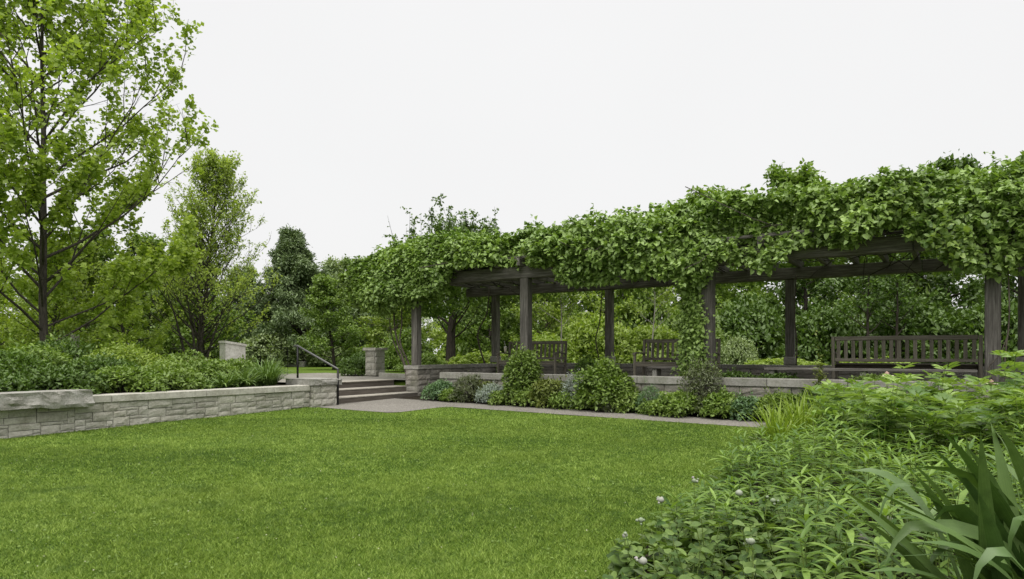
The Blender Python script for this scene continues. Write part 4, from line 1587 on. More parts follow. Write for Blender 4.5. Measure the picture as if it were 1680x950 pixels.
def vine():
    rs = np.random.default_rng(700)
    ba, bz = np.array(VB).T
    ta, tz = np.array(VT).T
    t = empty('climbing_vine', tuple(W(-12.7, 14.3, 0.8)))
    tag(t, 'thick climbing vine of broad green leaves draped over the whole pergola', 'vine')
    off = -np.array(t.location)

    def lump(a, z):
        return 0.68 * vnoise(a * 0.95 + 0.35 * z, z * 1.25, 0, 3) + 0.32 * vnoise(a * 2.3, z * 2.5, 0, 5) - 0.5

    PP, OO = [], []
    # the hanging front
    n = 30000
    a = rs.uniform(-14.35, 4.5, n)
    u = rs.random(n)
    zb = np.interp(a, ba, bz)
    calm = np.clip((3.55 - zb) / 0.2, 0.12, 1)
    zb = zb + ((vnoise(a * 2.3, 0, 0, 9) - 0.5) * 0.22 + (vnoise(a * 7, 0, 0, 10) - 0.5) * 0.14) * calm + 0.05 * (1 - calm)
    zt = np.interp(a, ta, tz) + (vnoise(a * 1.3, 4, 0, 11) - 0.5) * 0.22
    z = zb + (zt - zb) * u
    tt = np.clip((u - 0.25) / 0.75, 0, 1)
    endt = np.clip((-13.3 - a) / 1.0, 0, 1)
    b = 14.45 - (0.80 * np.sqrt(1 - tt ** 2) + 0.05) * (1 - 0.35 * endt)
    lp = lump(a, z)
    dep = rs.exponential(0.10, n)
    b = b - lp * 1.15 + 0.35 * np.clip(-lp - 0.1, 0, 1) + dep + 0.06 + 0.10 * np.clip((0.25 - u) / 0.25, 0, 1)
    # gaps: let some hollows open
    keep = (lp > -0.16) | (rs.random(n) < 0.35)
    a, b, z, tt, zt, u = [q[keep] for q in (a, b, z, tt, zt, u)]
    out = -EB[None] * np.sqrt(1 - tt ** 2 + 0.05)[:, None] + EZ[None] * (tt + 0.25)[:, None]
    PP.append(EA[None] * a[:, None] + EB[None] * b[:, None] + EZ[None] * z[:, None])
    OO.append(out)
    # the heavy drooping mound at the far-left end
    n = 9000
    a = rs.uniform(-14.5, -10.75, n)
    u = rs.random(n)
    zb = np.interp(a, ba, bz) + (vnoise(a * 3.1, 2, 0, 61) - 0.5) * 0.25
    zt = np.interp(a, ta, tz)
    z = zb + (zt - zb) * u
    tt = np.clip((u - 0.3) / 0.7, 0, 1)
    rnd = np.clip((-13.2 - a) / 1.3, 0, 1)
    b = 14.35 - 0.72 * np.sqrt(1 - tt ** 2) * np.sqrt(1 - 0.8 * rnd ** 2) - 0.35 * (vnoise(a * 1.7, z * 1.9, 0, 62) - 0.5) + rs.exponential(0.09, n)
    MP = EA[None] * a[:, None] + EB[None] * b[:, None] + EZ[None] * z[:, None]
    MO = -EB[None] * np.sqrt(1 - tt ** 2 + 0.05)[:, None] + EZ[None] * (tt + 0.25)[:, None] - EA[None] * (0.8 * rnd)[:, None]
    # the top
    n = 32000
    a = rs.uniform(-14.3, 4.5, n)
    b = 14.2 + 4.4 * rs.random(n) ** 1.4
    zt = np.interp(a, ta, tz)
    z = zt - 0.05 + 0.65 * (vnoise(a * 0.9, b * 0.9, 0, 21) - 0.45) + 0.3 * (vnoise(a * 2.4, b * 2.4, 0, 22) - 0.5) - rs.exponential(0.12, n) - 0.9 * np.clip((b - 18.1) / 0.5, 0, 1) ** 2
    z = z - 1.0 * np.clip((-13.5 - a) / 0.9, 0, 1.2) ** 2 * 0.6
    PP.append(EA[None] * a[:, None] + EB[None] * b[:, None] + EZ[None] * z[:, None])
    OO.append(np.tile(EZ, (n, 1)) - 0.25 * EB)
    PP.append(MP)
    OO.append(MO)
    # unseen inner fill over the rafters, added to block light from above
    n = 9000
    a = rs.uniform(-13.9, 4.5, n)
    b = rs.uniform(14.2, 18.4, n)
    z = rs.uniform(3.85, 4.25, n)
    PP.append(EA[None] * a[:, None] + EB[None] * b[:, None] + EZ[None] * z[:, None])
    OO.append(np.tile(EZ, (n, 1)))
    # fringe hanging behind the rear beam and at the far-left end
    n = 3500
    a = rs.uniform(-14.2, 4.0, n)
    b = rs.normal(18.35, 0.12, n)
    z = 3.9 - rs.random(n) * (0.25 + 0.75 * vnoise(a * 1.2, 7, 0, 31))
    PP.append(EA[None] * a[:, None] + EB[None] * b[:, None] + EZ[None] * z[:, None])
    OO.append(np.tile(EB + 0.3 * EZ, (n, 1)))
    n = 6500
    b = rs.uniform(13.9, 18.4, n)
    u = rs.random(n)
    z = 2.75 + 1.6 * u + 0.3 * (vnoise(b * 1.6, u * 3, 0, 33) - 0.5)
    a = -13.75 - 0.55 * np.sqrt(np.clip(1 - (u - 0.35) ** 2 * 1.6, 0, 1)) + 0.6 * (vnoise(b * 1.4, z * 1.4, 0, 34) - 0.5) + rs.exponential(0.12, n)
    PP.append(EA[None] * a[:, None] + EB[None] * b[:, None] + EZ[None] * z[:, None])
    OO.append(np.tile(-EA + 0.5 * EZ, (n, 1)))
    # column of leaves up the third front post
    n = 4200
    z = rs.uniform(0.95, 3.15, n)
    wv = 0.20 + 0.16 * vnoise(z * 2.0, 0, 0, 41)
    a = -4.55 + rs.normal(size=n) * wv * 0.50 - 0.04
    b = 13.98 - np.abs(rs.normal(size=n)) * 0.08 + 0.35 * np.clip(-(a + 4.42), 0, 1)
    PP.append(EA[None] * a[:, None] + EB[None] * b[:, None] + EZ[None] * z[:, None])
    OO.append(np.tile(-EB + 0.4 * EZ - 0.3 * EA, (n, 1)))
    # leafy shoots springing from the mass and drooping over it
    nb = len(PP[0])
    k = 11
    pick = rs.integers(0, nb, 2300)
    top = rs.integers(0, len(PP[1]), 1700)
    SP = np.concatenate([PP[0][pick], PP[1][top]])
    SO = np.concatenate([OO[0][pick], OO[1][top] * 1.2])
    ns = len(SP)
    tang = rand_dirs(ns, rs)
    sd = unit(SO + tang * 0.9 + EZ * 0.25)
    ln = rs.uniform(0.18, 0.5, ns)
    low = np.clip((3.75 - SP[:, 2]) / 0.5, 0, 1)
    ln *= 1 - 0.45 * low
    q = np.linspace(0.1, 1, k)
    pts = SP[:, None, :] + sd[:, None, :] * (ln[:, None] * q)[:, :, None] - EZ * (ln[:, None] * q ** 2 * 0.55)[:, :, None]
    pts = pts.reshape(-1, 3) + rs.normal(size=(ns * k, 3)) * 0.022
    so = np.repeat(unit(SO + EZ * 0.6), k, axis=0)
    # keep them off the stretches where the beam is bare
    aa_, bb2 = pts @ EA, pts @ EB
    ok = ~((bb2 < 14.15) & (pts[:, 2] < np.interp(aa_, ba, bz) - 0.03))
    shoot_p, shoot_o, shoot_q = pts[ok], so[ok], np.tile(q, ns)[ok]
    PP.append(shoot_p)
    OO.append(shoot_o)
    # loose shoots sticking up out of the top
    for i in range(80):
        aa, bb_ = rs.uniform(-13.8, 3.5), rs.uniform(14.2, 16.8)
        z0 = np.interp(aa, ta, tz) + 0.05
        k = rs.integers(8, 18)
        hh = rs.uniform(0.10, 0.36)
        q = np.linspace(0, 1, k)
        dx = rs.normal(size=2) * 0.15
        PP.append(W(aa, bb_, z0)[None] + np.stack([dx[0] * q, dx[1] * q, hh * q], 1) + rs.normal(size=(k, 3)) * 0.035)
        OO.append(np.tile(EZ, (k, 1)))
    P = np.concatenate(PP)
    O = unit(np.concatenate(OO))
    n = len(P)
    D = unit(O * 0.55 - EZ * 0.45 + rand_dirs(n, rs) * 0.95)
    N = unit(O * 0.75 + EZ * 0.65 + rand_dirs(n, rs) * 0.6)
    s = rs.uniform(0.5, 1.1, n)
    s = np.where(P[:, 2] < 2.7, s * 0.75, s)
    L = 0.112 * s
    Wd = 0.094 * s
    v = np.clip(0.5 * vnoise(P[:, 0] * 1.5, P[:, 1] * 1.5, P[:, 2] * 1.5, 51) + 0.6 * rs.random(n) - 0.05, 0, 1)
    # leaves that show largest (the near right end) become single parts
    dist = np.linalg.norm(P - np.array([0, 0, 1.5]), axis=1)
    ai = P @ EA
    bi = P @ EB
    cand = np.where((ai < 1.0) & (ai > -0.9) & (bi < 13.72) & (P[:, 2] < 4.5))[0]
    cand = cand[np.argsort(bi[cand] + rs.random(len(cand)) * 0.1)][:290]
    mask = np.ones(n, bool)
    mask[cand] = False
    f = link('foliage', leaf_mesh('foliage', P[mask] + off, D[mask], N[mask], L[mask], Wd[mask], 'heart', 0.25, 0.25, v[mask]), M['vine'], t)
    f['kind'] = 'stuff'
    # two leaf shapes shared by the single leaves
    pro = [broad_leaf_mesh(1.0, 0.86, 0.2, c, 'heart') for c in (0.15, 0.4)]
    for k in cand:
        o = link('leaf', pro[int(k) % 2], M['vine_o'], t)
        x = Vector(D[k])
        y = Vector(np.cross(N[k], D[k])).normalized()
        z_ = x.cross(y)
        mt = Matrix((x, y, z_)).transposed().to_4x4() @ Matrix.Scale(float(L[k]) * 1.08, 4)
        mt.translation = Vector(P[k] + off)
        o.matrix_basis = mt
    # woody stems twisting up the posts and lying over the rafters
    def stem(pts, r0, r1, sides=6):
        mb = MB()
        p = [Vector(W(*q)) + Vector(off) for q in pts]
        fine = []
        for i in range(len(p) - 1):
            p0, p1, p2, p3 = p[max(0, i - 1)], p[i], p[i + 1], p[min(len(p) - 1, i + 2)]
            for k in range(5):
                q = k / 5
                fine.append(0.5 * ((2 * p1) + (p2 - p0) * q + (2 * p0 - 5 * p1 + 4 * p2 - p3) * q * q + (3 * p1 - p0 - 3 * p2 + p3) * q ** 3))
        fine.append(p[-1])
        m = len(fine)
        mb.tube(fine, [r0 + (r1 - r0) * i / (m - 1) for i in range(m)], sides)
        mb.obj('stem', M['bark'], t, True)
    stem([(-12.62, 14.2, 0.78), (-12.70, 14.15, 1.3), (-12.95, 14.15, 1.9), (-13.1, 14.2, 2.6), (-13.0, 14.3, 3.5)], 0.035, 0.02)
    stem([(-12.58, 14.3, 0.78), (-12.55, 14.2, 1.2), (-12.78, 14.1, 1.8), (-12.72, 14.1, 2.4), (-12.9, 14.25, 3.5)], 0.03, 0.018)
    stem([(-12.66, 14.4, 0.78), (-12.85, 14.3, 1.25), (-13.15, 14.3, 1.7), (-13.35, 14.3, 2.4), (-13.3, 14.4, 3.6)], 0.024, 0.014)
    stem([(-12.35, 17.70, 0.9), (-12.6, 17.6, 1.7), (-12.65, 17.6, 2.2), (-12.35, 17.65, 2.8), (-12.3, 17.7, 3.6)], 0.032, 0.018)
    stem([(-8.48, 17.76, 1.2), (-8.60, 17.72, 1.9), (-8.50, 17.76, 2.4), (-8.42, 17.76, 3.3)], 0.02, 0.014)
    stem([(-3.22, 17.74, 1.2), (-3.20, 17.72, 1.8), (-3.26, 17.74, 2.4), (-3.22, 17.75, 3.4)], 0.018, 0.012)
    stem([(-4.45, 13.98, 0.87), (-4.52, 13.96, 1.6), (-4.38, 13.95, 2.2), (-4.5, 13.95, 3.4)], 0.03, 0.018)
    stem([(-4.62, 14.05, 0.87), (-4.7, 14.0, 1.5), (-4.58, 13.97, 2.3), (-4.66, 13.98, 3.3)], 0.022, 0.014)
    stem([(0.74, 14.02, 0.87), (0.72, 13.98, 1.4), (0.78, 13.99, 2.2), (0.74, 13.98, 3.4)], 0.016, 0.01)
    stem([(0.62, 13.99, 0.95), (0.50, 13.97, 1.25), (0.66, 13.98, 1.5), (0.78, 13.99, 1.9)], 0.010, 0.007)
    mb = MB()
    for i in range(170):
        aa, bb_ = rs.uniform(-13.3, 4), rs.uniform(14.0, 18.2)
        dr = rs.uniform(0, 6.28)
        pts = bez(W(aa, bb_, rs.uniform(3.60, 3.95)) + off, (math.cos(dr), math.sin(dr), 0), rs.uniform(0.8, 2.4), 6, (0, 0, 0), 0.16, rs)
        mb.tube(pts, rs.uniform(0.006, 0.014), 3, False)
    o = mb.obj('twig_tangle', M['bark_dark'], t)
    o['kind'] = 'stuff'


# ------------------------------------------------------------------ near bed
def broad_leaf_mesh(L, w, fold, curl, kind='ovate', serr=0.0, segs=6):
    """single leaf along +X, normal +Z: midrib with two curved halves"""
    V, F = [], []
    for i in range(segs + 1):
        u = i / segs
        if kind == 'ovate':
            ww = w * 0.5 * math.sin(math.pi * min(1, u ** 0.72)) ** 0.85 if 0 < u < 1 else 0.0
        elif kind == 'heart':
            ww = w * 0.5 * (1 - u) ** 0.55 * (1.0 if u > 0.08 else 0.55) * (0.92 + 0.2 * math.sin(u * 3))
            if u >= 1:
                ww = 0
        else:
            ww = w * 0.5 * math.sin(math.pi * u ** 0.8) ** 0.9 if 0 < u < 1 else 0.0
        ww = max(ww, w * 0.015)
        if serr and i % 2:
            ww *= 1 + serr
        x = u * L * (1 - curl * 0.15 * u)
        z = -curl * L * u * u * 0.55
        up = ww * fold
        rip = 0.04 * w * math.sin(u * 9)
        V += [(x, ww, z + up + rip), (x, 0, z), (x, -ww, z + up - rip)]
    for i in range(segs):
        a = i * 3
        F += [(a, a + 1, a + 4, a + 3)[::-1], (a + 1, a + 2, a + 5, a + 4)[::-1]]
    me = np_mesh('leaf', np.array(V), np.array(F), smooth=True)
    me.flip_normals()
    return me


def lobed_leaf_mesh(L, w, n=3):
    """peony leaf: several pointed lobes from one stalk"""
    V, F = [], []
    lobes = [(0.0, 1.0, 0.30), (0.62, 0.80, 0.12), (-0.62, 0.80, 0.12), (0.28, 0.9, 0.42), (-0.28, 0.9, 0.42)][:n + 2]
    for ang, ln, st in lobes:
        b = len(V)
        ca, sa = math.cos(ang), math.sin(ang)
        for i in range(6):
            u = i / 5
            ww = w * 0.5 * max(0.02, math.sin(math.pi * u ** 0.85)) * 0.62
            x = st * L + u * (ln - st) * L
            z = -0.28 * L * (st + u * (ln - st)) ** 2 - abs(ang) * 0.03 * L
            for s in (1, 0, -1):
                y = s * ww
                V.append((x * ca - y * sa, x * sa + y * ca, z + abs(s) * ww * 0.3))
        for i in range(5):
            a = b + i * 3
            F += [(a, a + 3, a + 4, a + 1), (a + 1, a + 4, a + 5, a + 2)]
    me = np_mesh('leaf', np.array(V), np.array(F), smooth=True)
    me.flip_normals()
    return me


def put_leaf(me, mat, parent, p, d, nrm, s):
    o = link('leaf', me, mat, parent)
    x = Vector(d).normalized()
    y = Vector(nrm).cross(x)
    y = y.normalized() if y.length > 1e-5 else x.orthogonal().normalized()
    z = x.cross(y)
    mt = Matrix((x, y, z)).transposed().to_4x4() @ Matrix.Scale(s, 4)
    mt.translation = Vector(p)
    o.matrix_basis = mt
    return o


def stalk(parent, pts, r0, r1, name='stem'):
    mb = MB()
    m = len(pts)
    mb.tube(pts, [r0 + (r1 - r0) * i / (m - 1) for i in range(m)], 5, False)
    return mb.obj(name, M['stem'], parent, True)


def bud_mesh(rs, r):
    mb = MB()
    n, m = 8, 6
    for j in range(m + 1):
        th = math.pi * j / m
        for k in range(n):
            ph = 6.283 * k / n
            q = r * (1 + 0.14 * math.cos(3 * ph + j) + 0.05 * rs.normal())
            mb.v.append((q * math.sin(th) * math.cos(ph), q * math.sin(th) * math.sin(ph), q * 0.9 * math.cos(th)))
    for j in range(m):
        for k in range(n):
            a, b = j * n + k, j * n + (k + 1) % n
            mb.f.append((a, a + n, b + n, b))
    return mb.mesh('bud', True)


ORD = ['first', 'second', 'third', 'fourth', 'fifth', 'sixth', 'seventh', 'eighth', 'ninth', 'tenth', 'eleventh', 'twelfth', 'thirteenth', 'fourteenth', 'fifteenth', 'sixteenth', 'seventeenth', 'eighteenth', 'nineteenth', 'twentieth']


def near_bed():
    rs = np.random.default_rng(800)
    ov = [broad_leaf_mesh(1.0, w, f, c, 'ovate', 0.06) for (w, f, c) in ((0.66, 0.2, 0.35), (0.58, 0.35, 0.6), (0.72, 0.12, 0.15))]
    la = [broad_leaf_mesh(1.0, w, f, c, 'lance') for (w, f, c) in ((0.165, 0.35, 0.55), (0.19, 0.3, 0.85), (0.15, 0.4, 0.3))]
    pe = [lobed_leaf_mesh(1.0, w, n) for (w, n) in ((0.42, 3), (0.48, 1), (0.40, 2))]

    def scatter(n, xr, yr, mind, cond):
        out = []
        tries = 0
        while len(out) < n and tries < 20000:
            tries += 1
            x, y = rs.uniform(*xr), rs.uniform(*yr)
            if not cond(x, y):
                continue
            if all((x - p) ** 2 + (y - q) ** 2 > mind * mind for p, q in out):
                out.append((x, y))
        return out

    def inbed(x, y, m):
        a = 0.8398 * x - 0.543 * y
        b = 0.543 * x + 0.8398 * y
        return a > bed_edge(b) + m and b < 11.9

    # low leafy undergrowth that hides the soil, coloured dark for shady gaps
    n = 32000
    x, y = rs.uniform(0.3, 10.5, n), rs.uniform(2.0, 11.5, n)
    a_, b_ = 0.8398 * x - 0.543 * y, 0.543 * x + 0.8398 * y
    ins = a_ - bed_edge(b_)
    ok = (ins > 0.03) & (b_ < 11.9) & (x < 0.95 * y + 2.2)
    x, y, ins = x[ok], y[ok], ins[ok]
    n = len(x)
    P = np.stack([x, y, 0.02 * y + 0.02 + rs.random(n) * (0.06 + 0.10 * np.clip(ins / 0.6, 0, 1))], 1)
    az = rs.uniform(0, 6.283, n)
    D = np.stack([np.cos(az), np.sin(az), rs.uniform(-0.1, 0.9, n)], 1)
    sz = rs.uniform(0.6, 1.25, n)
    me = leaf_mesh('bed_undergrowth', P, D, np.tile(EZ, (n, 1)) + rs.normal(size=(n, 3)) * 0.4, 0.10 * sz, 0.036 * sz, 'lance', 0.25, 0.3, None, rs)
    tag(link('bed_undergrowth', me, M['under']), 'low leafy undergrowth between the plants of the right bed', 'undergrowth', kind='stuff')
    # --- A: broad-leaved plants with round pale buds, nearest the lawn corner
    spots = scatter(80, (0.5, 2.6), (2.7, 5.1), 0.155, lambda x, y: inbed(x, y, 0.10) and x < 0.52 * y - 0.15 and y < 5.0 + 0.1 * x)
    for i, (x, y) in enumerate(spots):
        a = 0.8398 * x - 0.543 * y
        b = 0.543 * x + 0.8398 * y
        inside = min(1, (a - bed_edge(b)) / 0.6)
        h = (0.17 + 0.22 * inside) * rs.uniform(0.6, 1.3)
        t = empty('broad_leaved_plant', (x, y, lawn_z(x, y)), rs.uniform(0, 6.28))
        where = 'at the very lawn edge' if inside < 0.5 else 'near the strap-leaved clump' if x > 1.5 else 'in the nearest corner of the right bed'
        tag(t, 'broad-leaved low plant ' + where, 'plant', 'broad-leaved plants at the lawn corner')
        ns = 3
        for s in range(ns):
            az = rs.uniform(0, 6.28)
            tip = np.array([math.cos(az) * 0.10, math.sin(az) * 0.10, h * rs.uniform(0.75, 1.08)])
            stalk(t, [(0, 0, -0.02), tip * np.array([0.45, 0.45, 0.55]), tip], 0.004, 0.0025)
            for k in range(5):
                u = (k + 0.8) / 5
                q = tip * np.array([u, u, u])
                for side in (0, math.pi):
                    aa = az + k * 1.4 + side + rs.uniform(-0.3, 0.3)
                    d = np.array([math.cos(aa), math.sin(aa), rs.uniform(-0.15, 0.55)])
                    nn = np.array([rs.normal() * 0.5, rs.normal() * 0.5, 1.0])
                    put_leaf(ov[int(rs.integers(3))], M['hydr'], t, q, d, nn, rs.uniform(0.06, 0.12) * (1.1 if k < 3 else 0.75))
    # round pale buds on their own stalks
    B = [(1.36, 5.1, 0.55), (1.07, 4.9, 0.45), (0.86, 4.55, 0.39), (0.72, 4.35, 0.34), (0.72, 3.75, 0.36), (1.58, 4.75, 0.53), (1.74, 4.55, 0.52), (2.05, 4.0, 0.42), (1.40, 4.0, 0.40), (2.32, 4.2, 0.48)]
    B.sort(key=lambda q: q[0] / q[1])
    for i, (x, y, z) in enumerate(B):
        t = empty('flower_bud_stalk', (x, y, lawn_z(x, y)))
        tag(t, ORD[i] + ' round pale flower bud from the left above the broad leaves', 'flower', 'round pale buds above the broad-leaved plants')
        hh = z - lawn_z(x, y)
        stalk(t, [(0, 0, -0.02), (0.01, 0.0, hh * 0.5), (0, 0, hh)], 0.003, 0.002)
        bo = link('bud', bud_mesh(rs, rs.uniform(0.017, 0.026)), M['bud'], t)
        bo.location = (0, 0, hh)
        for k in range(3):
            bo2 = link('petal', bud_mesh(rs, rs.uniform(0.008, 0.013)), M['bud'], t)
            bo2.location = (rs.normal() * 0.02, rs.normal() * 0.02, hh + rs.normal() * 0.012)
    # --- B: lance-leaved stems
    spots = scatter(225, (1.2, 6.4), (2.4, 9.0), 0.215, lambda x, y: inbed(x, y, 0.12) and (y > 4.3 + 0.15 * x or x > 0.50 * y - 0.35) and y < 9.2 - 0.25 * x and x < 0.85 * y + 0.4 and (x - 1.72) ** 2 + (y - 2.0) ** 2 > 0.3)
    for i, (x, y) in enumerate(spots):
        a = 0.8398 * x - 0.543 * y
        b = 0.543 * x + 0.8398 * y
        inside = min(1, (a - bed_edge(b)) / 0.9)
        h = (0.25 + 0.33 * inside) * rs.uniform(0.72, 1.25) * (0.72 + 0.6 * float(vnoise(x * 1.5, y * 1.5, 0, 91)))
        t = empty('lance_leaved_stem', (x, y, lawn_z(x, y)), rs.uniform(0, 6.28))
        where = 'along the lawn edge of the right bed' if inside < 0.55 else 'beside the large strap-leaved clump' if (x > 0.55 * y and y < 5.2) else 'just in front of the peonies' if y > 7.4 - 0.25 * x else 'in the middle of the right bed'
        tag(t, 'upright stem with whorls of narrow lance leaves ' + where, 'plant', 'lance-leaved stems in the right bed')
        for s in range(2):
            az = rs.uniform(0, 6.28)
            tip = np.array([math.cos(az) * 0.07, math.sin(az) * 0.07, h * rs.uniform(0.78, 1.08)])
            stalk(t, [(0, 0, -0.02), tip * np.array([0.3, 0.3, 0.5]), tip], 0.0045, 0.0025)
            for k in range(5):
                u = 0.3 + 0.7 * (k + 1) / 5
                q = tip * np.array([u ** 1.5, u ** 1.5, u])
                nl = 3 if k < 4 else 4
                for m in range(nl):
                    aa = k * 0.9 + 6.28 * m / nl + rs.uniform(-0.3, 0.3)
                    d = np.array([math.cos(aa), math.sin(aa), 0.35 + 0.5 * (k == 4) + rs.uniform(-0.15, 0.2)])
                    put_leaf(la[int(rs.integers(3))], M['lance'], t, q, d, (0, 0, 1), rs.uniform(0.13, 0.235) * (0.7 if k == 4 else 1))
    # --- C: peonies
    spots = scatter(58, (3.5, 9.0), (5.2, 10.4), 0.41, lambda x, y: inbed(x, y, 0.5) and y > 9.0 - 0.5 * x and x > 0.50 * y - 0.55)
    for i, (x, y) in enumerate(spots):
        right = min(1, max(0, (x / y - 0.48) / 0.2))
        h = (0.78 + 0.14 * right) * rs.uniform(0.8, 1.14) + (0.12 if x / y > 0.70 and rs.random() < 0.5 else 0)
        t = empty('peony_plant', (x, y, lawn_z(x, y)), rs.uniform(0, 6.28))
        where = 'below the thick right post' if x > 0.62 * y else 'next to the grassy clumps' if x < 0.53 * y else 'in front of the longest bench'
        tag(t, 'leafy peony with lobed glossy leaves massed ' + where, 'plant', 'peonies in the right bed')
        for s in range(5):
            az = 6.28 * s / 5 + rs.uniform(-0.4, 0.4)
            r = 0.26 * rs.uniform(0.5, 1.1)
            tip = np.array([math.cos(az) * r, math.sin(az) * r, h * rs.uniform(0.66, 1.14)])
            stalk(t, [(0, 0, -0.02), tip * np.array([0.35, 0.35, 0.5]), tip], 0.006, 0.003)
            for k in range(5):
                u = 0.38 + 0.62 * (k + 1) / 5
                q = tip * np.array([u ** 1.4, u ** 1.4, u])
                for m in range(2 if k < 4 else 3):
                    aa = az + k * 2.2 + m * (3.14 if k < 4 else 2.1) + rs.uniform(-0.5, 0.5)
                    d = np.array([math.cos(aa), math.sin(aa), rs.uniform(0.1, 0.7) + 0.3 * (k == 4)])
                    put_leaf(pe[int(rs.integers(3))], M['peony'], t, q, d, (rs.normal() * 0.2, rs.normal() * 0.2, 1), rs.uniform(0.19, 0.29) * (0.8 if k == 4 else 1))
    # peony flowers
    for (x, y, z, lab) in [(4.72, 8.6, 1.20, 'single cream peony flower with a pink centre standing in front of the long bench'),
                           (6.0, 8.55, 1.10, 'cream peony flower near the foot of the thick right post')]:
        t = empty('peony_flower', (x, y, lawn_z(x, y)))
        tag(t, lab, 'flower', 'cream peony flowers')
        hh = z - lawn_z(x, y)
        stalk(t, [(0, 0, 0), (0.01, 0.02, hh * 0.6), (0, 0, hh)], 0.006, 0.004)
        pm = broad_leaf_mesh(1.0, 0.85, 0.3, -0.3, 'ovate')
        for k in range(8):
            aa = 6.28 * k / 8
            o = put_leaf(pm, M['petal_flower'], t, (0, 0, hh), (math.cos(aa), math.sin(aa), 0.12), (0, 0, 1), 0.085)
            o.name = 'petal'
        pc = link('flower_centre', bud_mesh(rs, 0.028), M['pink'], t)
        pc.location = (0, 0, hh + 0.035)
        pc.scale = (1, 1, 1.5)
    # --- D: daylily clumps at the edge of the lawn
    for (x, y, n, L, lab) in [(3.95, 9.35, 110, 0.88, 'upright grassy clump at the edge of the path'),
                              (3.5, 9.0, 120, 0.72, 'yellow-green grassy clump spilling over the lawn edge'),
                              (4.4, 9.75, 80, 0.85, 'grassy clump behind the upright one next to the peonies')]:
        arching_clump('grassy_clump', lab, (x, y, lawn_z(x, y)), np.random.default_rng(int(x * 100)), n, L, 0.022, M['lily'], 'grassy clumps by the path', segs=7, lean=0.75, rise=1.0, sag=1.3)
    # --- E: big strap-leaved clump bottom right: each blade runs from the crown to its own tip (x, y, z)
    t = empty('strap_leaved_clump', (1.90, 2.25, lawn_z(2, 2.3)))
    tag(t, 'large dark strap-leaved clump filling the bottom right corner', 'plant')
    rs = np.random.default_rng(905)
    tips = [(1.24, 2.2, 1.12), (1.35, 2.3, 1.10), (1.40, 2.4, 1.12), (1.10, 2.2, 1.03), (1.15, 2.1, 1.04), (1.23, 2.3, 0.98), (1.20, 2.2, 0.88), (1.17, 2.0, 0.86),
            (1.38, 2.2, 1.26), (1.40, 2.3, 1.20), (1.50, 2.25, 1.19), (1.53, 2.3, 1.22), (1.56, 2.2, 1.28), (1.62, 2.3, 1.25), (1.72, 2.35, 1.30), (1.85, 2.4, 1.34), (1.66, 2.0, 1.16), (1.50, 1.9, 1.02), (1.36, 1.9, 0.92)]
    for k in range(30):
        tips.append((rs.uniform(1.02, 1.65), rs.uniform(1.85, 2.45), rs.uniform(0.76, 1.12)))
    for k in range(30):
        tips.append((rs.uniform(1.4, 2.3), rs.uniform(1.75, 2.9), rs.uniform(0.8, 1.3)))
    for k in range(14):
        tips.append((rs.uniform(2.2, 2.9), rs.uniform(1.7, 2.9), rs.uniform(0.7, 1.25)))
    for i, tp in enumerate(tips):
        root = np.array([rs.uniform(-0.22, 0.22), rs.uniform(-0.15, 0.15), -0.03])
        tip = np.array(tp) - np.array(t.location)
        arch = rs.uniform(0.55, 1.12) if tip[2] < 1.1 else rs.uniform(0.5, 0.85)
        ctrl = np.array([root[0] + (tip[0] - root[0]) * rs.uniform(0.15, 0.4), root[1] + (tip[1] - root[1]) * 0.3, tip[2] * arch])
        if i in (5, 6, 17) or (i > 19 and i % 6 == 0):       # leaves folded over near the end
            top = tip + np.array([rs.uniform(0.06, 0.14), 0, rs.uniform(0.04, 0.10)])
            pts = [bz2(root, ctrl, top, q) for q in np.linspace(0, 1, 10)]
            pts += [bz2(top, top + np.array([-0.07, 0, 0.03]), tip - np.array([0, 0, 0.06]), q) for q in (0.35, 0.7, 1.0)]
        else:
            pts = [bz2(root, ctrl, tip, q) for q in np.linspace(0, 1, 12)]
        o = link('blade', ribbon(rs, pts, rs.uniform(0.046, 0.070)), M['iris'], t)


def bz2(a, b, c, q):
    return a * (1 - q) ** 2 + 2 * b * q * (1 - q) + c * q * q


def ribbon(rs, pts, w, fold=0.22):
    pts = np.array(pts)
    m = len(pts)
    V, F = [], []
    ang0, tw = rs.uniform(-0.9, 0.9), rs.uniform(-0.5, 0.5)
    for i in range(m):
        d = pts[min(i + 1, m - 1)] - pts[max(i - 1, 0)]
        d = d / np.linalg.norm(d)
        side = np.cross(d, EZ)
        side = side / max(1e-5, np.linalg.norm(side))
        u = i / (m - 1)
        ang = ang0 + tw * u
        nrm = np.cross(side, d)
        s_ = side * math.cos(ang) + nrm * math.sin(ang)
        nn = np.cross(s_, d)
        ww = w * 0.5 * (0.7 + 0.3 * min(1, u / 0.3)) * (1 - max(0, (u - 0.45) / 0.55) ** 2.2) + 0.0006
        V += [pts[i] + s_ * ww + nn * ww * fold, pts[i], pts[i] - s_ * ww + nn * ww * fold]
    for i in range(m - 1):
        a = i * 3
        F += [(a, a + 1, a + 4, a + 3), (a + 1, a + 2, a + 5, a + 4)]
    me = np_mesh('blade', np.array(V), np.array(F), smooth=True)
    at = me.attributes.new('s', 'FLOAT', 'POINT')
    at.data.foreach_set('value', np.tile(np.array([1.0, 0.0, -1.0], dtype=np.float32), m))
    return me


